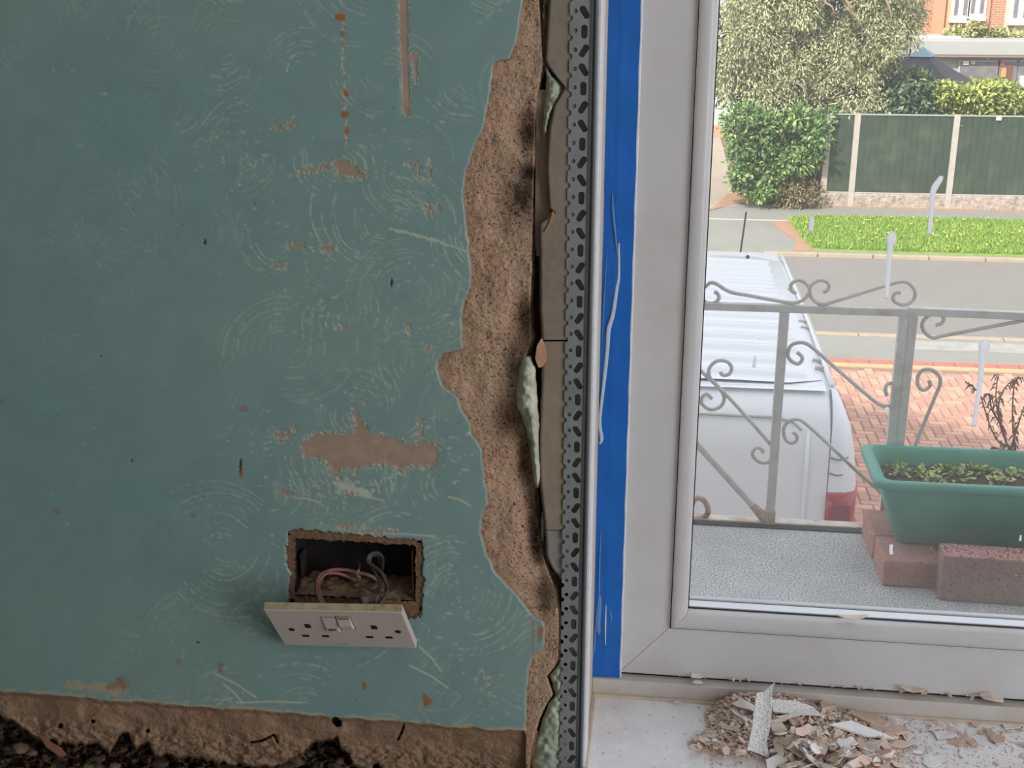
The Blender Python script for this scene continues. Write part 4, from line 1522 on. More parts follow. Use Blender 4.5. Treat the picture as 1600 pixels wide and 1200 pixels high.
# ================================================================== OUTSIDE: TERRACE
M_asph = mat('terrace_felt', (204, 205, 206), rough=.95, var=.10, vscale=9, speck=(150, 150, 150), sscale=300, sthr=.5, bump=.5, bscale=220, bdist=.004, stain=(160, 160, 158), stscale=3, stamt=.6)
M_conc = mat('pale_concrete', (176, 172, 164), rough=.95, var=.12, vscale=6, bump=.3, bscale=60, stain=(140, 128, 112), stscale=2, stamt=.4)
YE = 2.215
structure(box('terrace', -3.5, 5.0, 1.5, YE, ST - .5, TER, M_asph))
M_rusty = mat('rusty_white_edge', (214, 206, 194), rough=.8, var=.15, vscale=30, stain=(150, 92, 50), stscale=16, stamt=.95, bump=.4, bscale=60)
M_blackedge = mat('felt_edge', (62, 60, 58), rough=.95, var=.3, vscale=40)
te = structure(MB().box(-3.5, 5.0, YE - .022, YE + .004, TER - .02, TER + .006).build('terrace_edge', M_rusty, bevel=.002))
MB().box(-3.5, 5.0, YE - .038, YE - .022, TER - .01, TER + .003).build('felt_edge', M_blackedge, te, bevel=.001)

# ------------------------------------------------------------------ railing
M_rail = mat('grey_railing_paint', (212, 210, 207), rough=.5, var=.10, vscale=30, stain=(160, 150, 140), stscale=18, stamt=.6)
M_railrust = mat('rusted_railing', (196, 178, 158), rough=.8, var=.25, vscale=60, stain=(140, 80, 36), stscale=40, stamt=1.0, bump=.5, bscale=150)
YRL = 2.2
a2 = lambda x, y: (1060 + x / 2.963, 370 + y / 2.963)
a3 = lambda x, y: (1060 + x / 2.963, 680 + y / 2.963)


def rpt(p, Y=YRL):
    return PY(p[0], p[1], Y)


def scroll(pts, parent, f=a2, r=.0036, name='scroll', Y=YRL, material=None, k=5):
    c = catmull([rpt(f(*p), Y) for p in pts], k)
    return MB().tube(c, r, 8).build(name, material or M_rail, parent, smooth=True)


rail = empty('garden_railing')
xa, xb = PY(1226, 482, YRL).x, PY(1412, 500, YRL).x
zr1 = PY(1225, 476, YRL).z
MB().box(-1.6, xb + .008, YRL - .008, YRL + .008, zr1 - .0135, zr1).build('top_rail', M_rail, rail, bevel=.001)
MB().box(xa - .0085, xa + .0085, YRL - .0085, YRL + .0085, TER, zr1 - .0135).build('post', M_rail, rail, bevel=.001)
MB().box(xa - .0105, xa + .0105, YRL - .0105, YRL + .0105, TER, TER + .03).build('rusted_post_foot', M_railrust, rail, bevel=.003)
MB().box(xb - .0085, xb + .0085, YRL - .0085, YRL + .0085, TER, zr1 - .0135).build('post', M_rail, rail, bevel=.001)
MB().box(-.6, -.583, YRL - .0085, YRL + .0085, TER, zr1 - .0135).build('post', M_rail, rail, bevel=.001)
p0, p1 = PY(1050, 650, YRL), PY(1199, 815, YRL)
MB().tube([p0, p0.lerp(p1, .5), p0.lerp(p1, .86)], .0072, 8).build('diagonal_bar', M_rail, rail)
MB().tube([p0.lerp(p1, .84), p0.lerp(p1, .93), p1], [.0076, .0095, .011], 8).build('rusted_bar_foot', M_railrust, rail)
for pts in ([(60, 265), (75, 300), (110, 290), (130, 305), (165, 306), (188, 285), (180, 262), (165, 255)],
            [(90, 260), (125, 230), (150, 212), (180, 220), (240, 255), (330, 272), (480, 300), (540, 305), (580, 290), (606, 255), (600, 225), (570, 202), (540, 205), (520, 225), (525, 250), (545, 262)],
            [(670, 258), (692, 245), (697, 220), (675, 202), (640, 205), (612, 230), (610, 265), (635, 300), (670, 312), (720, 300), (960, 225), (1040, 207), (1080, 225), (1097, 265), (1080, 300), (1045, 315), (1010, 305), (993, 285), (1003, 262), (1030, 258)],
            [(550, 535), (572, 555), (570, 575), (550, 588), (520, 572), (507, 545), (520, 505), (560, 490), (610, 505), (720, 600), (860, 720), (930, 775), (975, 782), (1010, 755), (1020, 715), (1000, 682), (970, 680), (958, 705), (965, 735)],
            [(530, 905), (548, 920), (545, 945), (520, 955), (495, 935), (488, 890), (510, 855), (550, 845), (590, 865), (700, 965), (820, 1080), (900, 1150), (960, 1200)],
            [(195, 625), (205, 640), (235, 635), (246, 605), (225, 578), (180, 575), (145, 605), (145, 650), (190, 700), (212, 745), (195, 785), (150, 800), (110, 775), (108, 745), (130, 727), (155, 750)],
            [(20, 530), (80, 598), (210, 720), (330, 850), (440, 980), (446, 1010), (440, 1025), (405, 1047), (365, 1037), (342, 1005), (355, 980), (380, 980), (395, 1000)]):
    scroll(pts, rail)
scroll([(60, 330), (70, 302), (95, 290), (125, 310), (138, 350), (120, 378), (70, 388), (40, 370)], rail, a3, .0058, material=M_railrust)
rebase(rail)
tag(rail, 'grey painted iron railing with scrolls along the terrace edge', 'railing')

rail2 = empty('garden_gate')
xc = PY(1425, 500, YRL).x
p0, p1 = PY(1431, 480, YRL), PY(1600, 487, YRL)
sl = (p1.z - p0.z) / (p1.x - p0.x)
xe = 1.7
mb = MB()
for s in (0,):
    z0_, z1_ = p0.z, p0.z + sl * (xe - p0.x)
    mb.add([(xc - .008, YRL - .008, z0_ - .014), (xe, YRL - .008, z1_ - .014), (xe, YRL + .008, z1_ - .014), (xc - .008, YRL + .008, z0_ - .014),
            (xc - .008, YRL - .008, z0_), (xe, YRL - .008, z1_), (xe, YRL + .008, z1_), (xc - .008, YRL + .008, z0_)],
           [(0, 3, 2, 1), (4, 5, 6, 7), (0, 1, 5, 4), (1, 2, 6, 5), (2, 3, 7, 6), (3, 0, 4, 7)])
mb.build('top_rail', M_rail, rail2, bevel=.001)
MB().box(xc - .0085, xc + .0085, YRL - .0085, YRL + .0085, TER, p0.z - .0005).build('post', M_rail, rail2, bevel=.001)
MB().box(xe - .0085, xe + .0085, YRL - .0085, YRL + .0085, TER, z1_).build('post', M_rail, rail2, bevel=.001)
scroll([(1190, 410), (1220, 400), (1228, 375), (1200, 355), (1160, 365), (1130, 400), (1140, 440), (1180, 467), (1240, 455), (1600, 388), (1720, 372)], rail2)
scroll([(1160, 665), (1165, 690), (1135, 710), (1112, 690), (1108, 650), (1130, 618), (1170, 615), (1205, 640), (1212, 680), (1180, 760), (1100, 955), (1060, 1070)], rail2)
rebase(rail2)
tag(rail2, 'grey iron railing panel with scrolls standing behind the green planter', 'railing')

# ------------------------------------------------------------------ paving bricks under the planter
M_bk1 = mat('red_paver', (186, 138, 122), rough=.95, var=.12, vscale=30, bump=.4, bscale=150, speck=(120, 84, 74), sscale=300, sthr=.6, stain=(110, 96, 84), stscale=12, stamt=.6)
M_bk2 = mat('brown_paver', (160, 130, 118), rough=.95, var=.12, vscale=25, bump=.4, bscale=150, stain=(96, 84, 76), stscale=10, stamt=.6, speck=(112, 86, 76), sscale=300, sthr=.6)
M_bktop = mat('speckled_pink_paver', (196, 146, 138), rough=.95, var=.1, vscale=30, speck=(96, 64, 60), sscale=300, sthr=.54, bump=.4, bscale=200)


def brick(x, y, z, l, w_, h, rz, material, label, topmat=None):
    o = MB().box(-l / 2, l / 2, -w_ / 2, w_ / 2, 0, h).build('paving_brick', material, None, bevel=.004)
    o.location = (x, y, z)
    o.rotation_euler = (0, 0, rz)
    if topmat:
        o.data.materials.append(topmat)
        for p in o.data.polygons:
            if p.normal.z > .9:
                p.material_index = 1
    return tag(o, label, 'brick', 'paving bricks under the planter')


HB = .05
brick(.395 + .05, 2.02 - .005, TER, .10, .10, HB, .0, M_bk1, 'red paving brick under the left front corner of the planter')
brick(.392 + .05, 2.13 - .005, TER, .10, .115, HB, .02, M_bk1, 'red paving brick at the back left under the planter')
brick(.60, 2.05, TER, .2, .1, HB, 0, M_bk1, 'red paving brick hidden under the middle of the planter')
brick(.82, 2.05, TER, .2, .1, HB, 0, M_bk1, 'red paving brick under the right end of the planter')
brick(.484 + .105, 1.947, TER, .21, .052, .085, -.03, M_bk2, 'brown paving brick on edge leaning before the planter', M_bktop)
lump('pebble', PZ(1380, 892, TER + .004), .0045, mat('pale_pebble', (206, 200, 186), rough=.8), None, 71)
tag(bpy.data.objects['pebble'], 'small pale pebble on the terrace beside the red brick', 'pebble')

# ------------------------------------------------------------------ planter
M_plan = mat('green_plastic', (88, 160, 140), rough=.45, var=.06, vscale=12, stain=(60, 110, 98), stscale=6, stamt=.5, bump=.1, bscale=40)
RZ, BZ = -.815, TER + HB
px0, px1, py0, py1 = .371, .985, 1.988, 2.180
TP = .055
planter = empty('planter')


def rrect(x0, x1, y0, y1, r, z, n=5):
    out = []
    for (cx, cy, a0) in ((x1 - r, y1 - r, 0), (x0 + r, y1 - r, 90), (x0 + r, y0 + r, 180), (x1 - r, y0 + r, 270)):
        for k in range(n):
            a = math.radians(a0 + 90 * k / (n - 1))
            out.append((cx + r * math.cos(a), cy + r * math.sin(a), z))
    return out


def loft(rings, name, material, parent, cap0=False, cap1=False, smooth=True):
    m = MB()
    n = len(rings[0])
    vs = [p for r in rings for p in r]
    fs = []
    for i in range(len(rings) - 1):
        for k in range(n):
            k2 = (k + 1) % n
            fs.append((i * n + k, i * n + k2, (i + 1) * n + k2, (i + 1) * n + k))
    if cap0:
        fs.append(tuple(range(n - 1, -1, -1)))
    if cap1:
        fs.append(tuple((len(rings) - 1) * n + k for k in range(n)))
    return m.add(vs, fs).build(name, material, parent, smooth=smooth)


def pr(inset, z, r=.02):
    return rrect(px0 + inset, px1 - inset, py0 + inset * .8, py1 - inset * .8, r, z)


loft([pr(TP + .008, BZ, .015), pr(TP, BZ + .004, .018), pr(.030, RZ - .055, .02), pr(.027, RZ - .05, .02), pr(.017, RZ - .016, .02)], 'tub', M_plan, planter, cap0=True)
loft([pr(.017, RZ - .018), pr(.006, RZ - .017), pr(.001, RZ - .013), pr(0, RZ - .007), pr(.002, RZ - .002), pr(.008, RZ), pr(.016, RZ - .0005), pr(.021, RZ - .004), pr(.024, RZ - .012), pr(.036, RZ - .07, .018)], 'rim', M_plan, planter)
ns = 40
sx = np.linspace(px0 + .03, px1 - .03, 90)[None, :] * np.ones((ns, 1))
sy = np.linspace(py0 + .024, py1 - .024, ns)[:, None] * np.ones((1, 90))
sz = RZ - .045 + .014 * fbm(sx * 60, sy * 60, 4) + .006 * fbm(sx * 250, sy * 250, 2)
np_mesh('soil', np.stack([sx, sy, sz], -1).reshape(-1, 3), grid_faces(ns, 90)[:, ::-1], mat('dark_soil', (92, 74, 60), rough=1, var=.35, vscale=60, bump=.6, bscale=250, bdist=.004), planter, None, True)
rebase(planter)
tag(planter, 'green plastic trough planter with soil standing on bricks', 'planter')


# ------------------------------------------------------------------ leaves
def leaf_mesh(name, P, Dv, Nv, S, W, colr, parent=None, material=None, fold=.25):
    """diamond leaves: P base, Dv direction, Nv normal, S length, W width"""
    n = len(P)
    Dv = Dv / (np.linalg.norm(Dv, axis=1, keepdims=True) + 1e-9)
    Sd = np.cross(Dv, Nv)
    Sd /= (np.linalg.norm(Sd, axis=1, keepdims=True) + 1e-9)
    Nn = np.cross(Sd, Dv)
    S = S[:, None]
    W = W[:, None]
    V = np.empty((n, 4, 3))
    V[:, 0] = P
    V[:, 1] = P + Dv * S * .5 + Sd * W * .5 + Nn * W * fold
    V[:, 2] = P + Dv * S
    V[:, 3] = P + Dv * S * .5 - Sd * W * .5 + Nn * W * fold
    idx = np.arange(n)[:, None] * 4
    Fq = np.concatenate([idx + np.array([[0, 1, 2]]), idx + np.array([[0, 2, 3]])], 0)
    cc = np.repeat(colr, 4, axis=0)
    return np_mesh(name, V.reshape(-1, 3), Fq, material or mat('leaf', (0, 0, 0), rough=.55, attr=True, spec=.35), parent, cc)


def palette(rs, n, cols, jit=.12):
    cols = np.array([lin(*c) for c in cols])
    i = rs.randint(0, len(cols), n)
    return np.clip(cols[i] * (1 + (rs.rand(n, 1) - .5) * 2 * jit), 0, 1)


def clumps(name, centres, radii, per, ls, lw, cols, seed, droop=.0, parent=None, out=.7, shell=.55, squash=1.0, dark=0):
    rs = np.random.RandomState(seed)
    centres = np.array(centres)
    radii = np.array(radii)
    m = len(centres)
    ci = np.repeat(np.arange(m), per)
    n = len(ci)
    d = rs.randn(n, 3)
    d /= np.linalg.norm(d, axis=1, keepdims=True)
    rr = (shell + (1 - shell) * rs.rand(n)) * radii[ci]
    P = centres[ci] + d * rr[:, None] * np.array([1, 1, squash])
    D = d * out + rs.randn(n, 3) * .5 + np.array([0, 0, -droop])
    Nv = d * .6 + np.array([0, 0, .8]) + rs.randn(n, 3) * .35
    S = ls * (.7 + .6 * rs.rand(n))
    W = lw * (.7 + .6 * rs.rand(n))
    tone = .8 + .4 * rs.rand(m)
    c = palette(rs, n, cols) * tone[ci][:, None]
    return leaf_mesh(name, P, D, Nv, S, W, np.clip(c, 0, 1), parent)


def region(n, poly, Y0, Y1, seed, ybias=None):
    r = random.Random(seed)
    xs_ = [p[0] for p in poly]
    ys_ = [p[1] for p in poly]
    out = []
    while len(out) < n:
        x, y = r.uniform(min(xs_), max(xs_)), r.uniform(min(ys_), max(ys_))
        if inpoly(np.array(x), np.array(y), poly):
            out.append(tuple(PY(x, y, r.uniform(Y0, Y1))))
    return out


# weeds in the planter
wr = random.Random(4)
WEED = [((1398, 738), .024, 'leafy light green weed at the left end of the planter'), ((1420, 742), .020, 'low green weed second from the left end of the planter'), ((1442, 742), .014, 'sparse green sprout in the middle left of the planter'),
        ((1480, 734), .020, 'green weed near the middle of the planter'), ((1497, 748), .02, 'broad leafed weed at the front middle of the planter'), ((1516, 736), .020, 'green weed just left of the dried plant'),
        ((1462, 752), .010, 'small sprout by the front rim of the planter'), ((1578, 748), .026, 'leafy weed under the dried plant at the right'), ((1600, 738), .022, 'bushy weed at the right edge of the view'),
        ((1560, 756), .016, 'weed by the front rim below the dried plant'), ((1534, 726), .012, 'tiny weed behind the dried plant stem')]
for i, ((x, y), r, lab) in enumerate(WEED):
    b = PZ(x, y, RZ - .034)
    b.y = min(max(b.y, py0 + .042), py1 - .04)
    t_ = empty('weed', b)
    rs = np.random.RandomState(40 + i)
    n_ = 34
    d = rs.randn(n_, 3)
    d[:, 2] = np.abs(d[:, 2]) * .6 + .1
    d /= np.linalg.norm(d, axis=1, keepdims=True)
    P = d * (r * (.35 + .65 * rs.rand(n_)))[:, None] * np.array([1.2, .9, .8])
    Dv = d * [1, 1, .4] + rs.randn(n_, 3) * .3
    leaf_mesh('leaves', P, Dv, np.tile([0, 0, 1.0], (n_, 1)) + rs.randn(n_, 3) * .3, .011 * (.7 + .7 * rs.rand(n_)), .009 * (.7 + .6 * rs.rand(n_)),
              palette(rs, n_, [(164, 184, 108), (190, 202, 132), (140, 164, 96), (204, 204, 140)]), t_)
    m = MB()
    for q in range(0, n_, 4):
        m.tube([(0, 0, -.012), P[q] * .6, P[q]], .0007, 5)
    m.build('stems', mat('green_stem', (110, 122, 70), rough=.7), t_)
    tag(t_, lab, 'weed', 'weeds in the planter')

# dried plant
dp = empty('dried_plant', PZ(1590, 728, RZ - .034))
b = dp.location.copy()
dr = random.Random(6)
M_dry = mat('dry_stem', (138, 110, 96), rough=.9, var=.25, vscale=60)
STEMS = [[(1590, 728), (1572, 690), (1562, 660), (1556, 620), (1560, 585)], [(1590, 728), (1585, 690), (1582, 650), (1585, 600), (1595, 590)], [(1590, 728), (1580, 700), (1560, 690), (1545, 660), (1530, 615), (1508, 597)],
         [(1572, 690), (1560, 640), (1568, 610), (1584, 592)], [(1562, 660), (1550, 640), (1546, 620), (1542, 615)], [(1580, 700), (1592, 660), (1602, 630)], [(1590, 728), (1565, 705), (1553, 700), (1550, 710)]]
for si, s in enumerate(STEMS):
    yo = dr.uniform(-.03, .03)
    pts = [PY(x, y, b.y + yo * (i / len(s))) - b for i, (x, y) in enumerate(s)]
    c = catmull(pts, 6)
    n_ = len(c)
    MB().tube(c, list(np.linspace(.0022, .0009, n_)), 6).build('stem', M_dry, dp, smooth=True)
    m = MB()
    for q in range(2, n_, 1):
        for z_ in range(1 + q % 2):
            a = dr.uniform(0, 6.28)
            ln = dr.uniform(.005, .012)
            p = Vector(c[q])
            d = Vector((math.cos(a), math.sin(a) * .6, dr.uniform(-.9, .1)))
            m.tube([p, p + d * ln * .5 + Vector((0, 0, .002)), p + d * ln + Vector((0, 0, -ln * .5))], [.0006, .0016, .0006], 4, flat=.4)
    m.build('shrivelled_leaves', M_dry, dp)
tag(dp, 'brown dried up plant with shrivelled leaves in the planter', 'plant')

# ================================================================== OUTSIDE: DRIVE AND STREET
YK = 14.5
structure(box('ground', -40, 60, YE, 90, ST - .6, ST - .06, mat('soil_ground', (126, 116, 92), rough=1, var=.2, vscale=1)))
drive = structure(box('driveway', -3, 9, YE, YK - .12, ST - .06, ST - .012, mat('paver_sand', (142, 114, 98), rough=1, var=.15, vscale=4)))
# herringbone block paving, each block about 200 x 100 mm
PVM = [mat('paver_red', (184, 140, 122), rough=.92, var=.12, vscale=20), mat('paver_buff', (194, 154, 132), rough=.92, var=.12, vscale=20), mat('paver_brown', (176, 134, 120), rough=.92, var=.12, vscale=20)]


def block_me(w_, l_, mi):
    m = MB()
    a, b_ = w_ / 2 - .004, l_ / 2 - .004
    c_, d_ = a - .006, b_ - .006
    m.add([(-a, -b_, 0), (a, -b_, 0), (a, b_, 0), (-a, b_, 0), (-c_, -d_, .012), (c_, -d_, .012), (c_, d_, .012), (-c_, d_, .012)],
          [(4, 5, 6, 7), (0, 1, 5, 4), (1, 2, 6, 5), (2, 3, 7, 6), (3, 0, 4, 7)])
    me = bpy.data.meshes.new('paver')
    me.from_pydata(m.v, [], m.f)
    me.update()
    me.materials.append(PVM[mi])
    return me


BH = [block_me(.2, .1, i) for i in range(3)]
BV = [block_me(.1, .2, i) for i in range(3)]
pr_ = random.Random(12)
blocks = []
for gy_ in range(60, 142):
    for gx_ in range(2, 52):
        X0, Y0 = gx_ * .1, gy_ * .1
        k = (gx_ - gy_) % 4
        if k == 0:
            blocks.append((X0 + .1, Y0 + .05, 0))
        elif k == 3:
            blocks.append((X0 + .05, Y0 + .1, 1))


def proj(x, y, z):
    P = np.array([x, y, z])
    zc = P @ _fw
    return 800 + F_PX * (P @ _rt) / zc, 600 - F_PX * (P @ _up) / zc


vis = []
hid = []
for b_ in blocks:
    u, v = proj(b_[0], b_[1], ST)
    if 1310 < u < 1612 and b_[1] < YK - .12 and v < 835 and not (u > 1400 and v > 702) and not (u < 1338 and v > 640):
        vis.append(b_)
    else:
        hid.append(b_)
vis.sort(key=lambda q: q[1])
for b_ in vis[:300]:
    o = bpy.data.objects.new('paver', (BH, BV)[b_[2]][pr_.randint(0, 2)])
    COL.objects.link(o)
    o.parent = drive
    o.location = (b_[0], b_[1], ST - .012 + pr_.uniform(0, .002))
V = []
Fq = []
CC = []
pc_ = [lin(184, 140, 122), lin(194, 154, 132), lin(176, 134, 120)]
for b_ in vis[300:] + hid:
    me = (BH, BV)[b_[2]][0]
    n0 = len(V)
    c = np.array(pr_.choice(pc_)) * pr_.uniform(.9, 1.1)
    for v_ in me.vertices:
        V.append((b_[0] + v_.co.x, b_[1] + v_.co.y, ST - .012 + v_.co.z))
        CC.append(c)
    for p in me.polygons:
        Fq.append([n0 + i for i in p.vertices])
o = np_mesh('paver_field', np.array(V), np.array(Fq), mat('paver_mixed', (0, 0, 0), rough=.92, attr=True, var=.1, vscale=20), drive, np.array(CC))
o['kind'] = 'stuff'
structure(box('drive_border', -3, 9, YK - .14, YK - .02, ST - .06, ST + .004, mat('buff_border', (200, 166, 124), rough=.9, var=.08, vscale=8)))
kb_ = structure(empty('drive_edging'))
M_rk = mat('red_edging', (184, 106, 94), rough=.9, var=.12, vscale=6)
m = None
for i in range(40):
    x = -2 + i * .25
    MB().box(x + .005, x + .245, YK - .02, YK + .14, ST - .06, ST + .006 + pr_.uniform(0, .004)).build('edging_brick', M_rk, kb_)
M_path = mat('grey_pavement', (138, 138, 132), rough=.95, var=.08, vscale=1.2, stain=(122, 118, 110), stscale=.7, stamt=.5, bump=.2, bscale=30)
structure(box('pavement', -30, 40, YK + .14, 15.72, ST - .2, ST - .004, M_path))
M_kerb = mat('kerb_stone', (166, 152, 132), rough=.95, var=.1, vscale=3)
kn = structure(empty('kerb_near'))
for i in range(16):
    MB().box(-2 + i * .91, -2 + i * .91 + .895, 15.72, 15.85, ST - .2, ST + .012).build('kerb_stone', M_kerb, kn, bevel=.008)
M_road = mat('road_asphalt', (126, 123, 119), rough=.95, var=.06, vscale=.8, stain=(142, 138, 132), stscale=.5, stamt=.35, bump=.2, bscale=40)
structure(box('road', -30, 40, 15.85, 20.66, ST - .3, ST - .03, M_road))
structure(MB().box(3.0, 6.2, 15.2, 15.6, ST - .004, ST - .0025).build('pavement_patch', mat('pale_patch', (156, 156, 150), rough=.95, var=.15, vscale=3)))
kf = structure(empty('kerb_far'))
for i in range(16):
    MB().box(-2 + i * .91, -2 + i * .91 + .895, 20.66, 20.78, ST - .3, ST + (.03 if -2 + i * .91 > 1.6 else .005)).build('kerb_stone', M_kerb, kf, bevel=.01)
structure(box('pavement_far', -30, 40, 20.78, 25.6, ST - .2, ST, M_path))
structure(box('joint_line', -.2, 40, 23.75, 23.83, ST - .01, ST + .004, mat('pavement_edge', (186, 184, 176), rough=.95)))
# verge
M_soilb = mat('leaf_litter', (166, 130, 106), rough=1, var=.2, vscale=8, bump=.3, bscale=40)
VP = [PZ(x, y, ST) for x, y in ((1232, 345), (1300, 343), (1640, 347), (1640, 402), (1400, 396), (1270, 391), (1252, 372))]
verge = structure(MB().prism_z([(p.x, p.y) for p in VP], ST - .02, ST + .03).build('verge', mat('verge_soil', (128, 158, 66), rough=1, var=.25, vscale=3)))
structure(MB().prism_z([(p.x, p.y) for p in [PZ(x, y, ST) for x, y in ((1205, 347), (1240, 345), (1258, 372), (1276, 392), (1240, 392), (1245, 376), (1215, 358))]], ST - .02, ST + .012).build('litter_patch', M_soilb))
lp_ = [PZ(x, y, ST) for x, y in ((1108, 330), (1150, 318), (1230, 322), (1600, 331), (1640, 330), (1640, 324), (1140, 300), (1118, 322))]
structure(MB().prism_z([(p.x, p.y) for p in lp_], ST - .02, ST + .015).build('litter_strip', M_soilb))
structure(MB().prism_z([(p.x, p.y) for p in [PZ(x, y, ST) for x, y in ((1106, 326), (1152, 322), (1140, 270), (1126, 215), (1100, 215))]], ST - .02, ST + .01).build('side_path', mat('side_path', (166, 154, 140), rough=.95, var=.12, vscale=2, stain=(150, 140, 128), stscale=1, stamt=.6)))
rs = np.random.RandomState(3)
g = []
poly = [(p.x, p.y) for p in VP]
gx_ = rs.uniform(2.0, 9.0, 60000)
gy_ = rs.uniform(20.6, 24.0, 60000)
k = inpoly(gx_, gy_, poly)
gx_, gy_ = gx_[k][:24000], gy_[k][:24000]
n_ = len(gx_)
P = np.stack([gx_, gy_, np.full(n_, ST + .028)], 1)
Dv = np.stack([rs.randn(n_) * .5, rs.randn(n_) * .5, np.full(n_, 1.0)], 1)
Nv = rs.randn(n_, 3)
gr = leaf_mesh('verge_grass', P, Dv, Nv, .07 + .06 * rs.rand(n_), .012 + .012 * rs.rand(n_), palette(rs, n_, [(134, 168, 58), (106, 146, 48), (160, 182, 84), (120, 152, 62)]), None, mat('grass_blade', (0, 0, 0), rough=.6, attr=True))
tag(gr, 'bright green grass on the verge across the road', 'grass', kind='stuff')
fl_p = P[rs.randint(0, n_, 70)]
fo_ = leaf_mesh('verge_flowers', np.repeat(fl_p + [0, 0, .10], 2, 0), rs.randn(140, 3) * [1, 1, .1], np.tile([0, 0, 1.0], (140, 1)), np.full(140, .05), np.full(140, .05), palette(rs, 140, [(236, 220, 70), (244, 232, 120)]), None)
tag(fo_, 'tiny yellow flowers dotted through the grass verge', 'flowers', kind='stuff')

# ------------------------------------------------------------------ white van
M_van = mat('van_paint', (222, 226, 231), rough=.28, spec=.5, coat=.3)
M_vang = mat('van_seam', (120, 122, 124), rough=.7)
van = empty('van')
XC = .19
HWZ = [(-4.15, .86), (-3.6, .90), (-3.0, .90), (-2.62, .892), (-2.42, .868), (-2.28, .838), (-2.19, .80), (-2.13, .765), (-2.105, .72), (-2.095, .68)]


def hw(z):
    return float(interp(z, HWZ))


def yr(z):
    return float(interp(z, [(-4.2, 6.22), (-2.7, 6.225), (-2.35, 6.25), (-2.24, 6.285), (-2.16, 6.34), (-2.12, 6.40), (-2.09, 6.47)]))


zsl = [-4.15, -3.8, -3.4, -3.0, -2.8, -2.62, -2.5, -2.42, -2.34, -2.28, -2.23, -2.19, -2.155, -2.13, -2.11, -2.098]
us = [s * v for s in (1,) for v in (-1, -.985, -.96, -.92, -.86, -.6, -.3, 0, .3, .6, .86, .92, .96, .985, 1)]
vs = []
for z in zsl:
    for u in us:
        c = 1 - (1 - max(0, (abs(u) - .86) / .14) ** 2.2) ** .5 if abs(u) > .86 else 0
        vs.append((XC + u * hw(z), yr(z) + c * .11, z + (.0 if z > -2.2 else 0)))
nu = len(us)
fs = [(i * nu + k, i * nu + k + 1, (i + 1) * nu + k + 1, (i + 1) * nu + k) for i in range(len(zsl) - 1) for k in range(nu - 1)]
MB().add(vs, fs).build('rear_door', M_van, van, smooth=True)
# sides and roof: loft along Y
secs = [(None, 1.0, 0), (6.6, 1.0, 0), (7.5, 1.0, .012), (8.5, 1.0, .014), (9.4, 1.0, .008), (9.75, .99, -.01), (9.95, .98, -.05), (10.6, .95, -.60), (11.0, .93, -.85), (11.6, .9, -1.0), (11.75, .86, -1.35), (11.78, .84, -1.9)]
RP = []
half = [(z, hw(z)) for z in zsl] + [(-2.09, .5), (-2.085, .25), (-2.083, 0)]
ring_ = [(h, z) for z, h in half] + [(-h, z) for z, h in reversed(half[:-1])]
vs = []
for (Y_, sc_, dz) in secs:
    for (h, z) in ring_:
        yv = Y_
        if Y_ is None:
            yv = yr(min(z, -2.098)) + .11 * (1 if abs(h) > .6 else 0) if abs(h) > .6 else 6.47
            if z > -2.1 and abs(h) <= .69:
                yv = yr(-2.09)
        zz_ = z
        if dz < -.02:
            zz_ = min(z, -2.083 + dz) if z > -4 else z
        elif z > -2.2:
            zz_ = z + dz
        vs.append((XC + h * sc_, yv, zz_))
nr = len(ring_)
fs = [(i * nr + k, (i + 1) * nr + k, (i + 1) * nr + k + 1, i * nr + k + 1) for i in range(len(secs) - 1) for k in range(nr - 1)]
fs.append(tuple((len(secs) - 1) * nr + k for k in range(nr)))
MB().add(vs, fs).build('body', M_van, van, smooth=True)
rf = MB().add([(XC - .70, 6.38, -2.101), (XC + .70, 6.38, -2.101), (XC + .70, 9.9, -2.101), (XC - .70, 9.9, -2.101)], [(0, 1, 2, 3)]).build('roof_lining', M_van, van)
for i in range(13):
    y_ = 6.62 + i * .235
    zc = -2.083 + (.012 if y_ > 7 else .004)
    m = MB()
    vs = []
    for u in np.linspace(-.64, .60, 12):
        zz_ = zc - .012 * (u / .65) ** 2
        e = .35 + .65 * min(1, (.64 - abs(u)) / .06 + .01) if abs(u) > .58 else 1
        for (dy, dz) in ((-.055, -.014), (-.032, .013 * e), (-.015, .021 * e), (.015, .021 * e), (.032, .013 * e), (.055, -.014)):
            vs.append((XC + u, y_ + dy, zz_ + dz))
    fs = [(a * 6 + b_, (a + 1) * 6 + b_, (a + 1) * 6 + b_ + 1, a * 6 + b_ + 1) for a in range(11) for b_ in range(5)]
    m.add(vs, fs).build('roof_rib', M_van, van, smooth=True)
for s in (-1, 1):
    g_ = [(XC + s * .735, y_, -2.094 + (.012 if 7 < y_ < 9 else .004)) for y_ in np.linspace(6.45, 9.75, 10)]
    MB().tube(g_, .016, 8, flat=.8).build('gutter_rail', M_van, van, smooth=True)
    for y_ in (6.75, 6.9, 7.6, 7.75, 8.6):
        MB().box(XC + s * .70 - .025, XC + s * .70 + .025, y_ - .012, y_ + .012, -2.099, -2.076).build('rail_clip', mat('clip_grey', (176, 176, 172), rough=.6), van, bevel=.004)
sx_ = XC + .725
MB().add([(sx_ - .005, yr(z) - .003 + .012, z) for z in zsl if z < -2.1] + [(sx_ + .005, yr(z) - .003 + .012, z) for z in zsl if z < -2.1],
         [(i, i + 1, i + 1 + 15, i + 15) for i in range(14)]).build('door_seam', M_vang, van)
MB().tube([(sx_, yr(z) + .004, z) for z in zsl if -3.6 < z < -2.1], .006, 6).build('door_seam', M_vang, van)
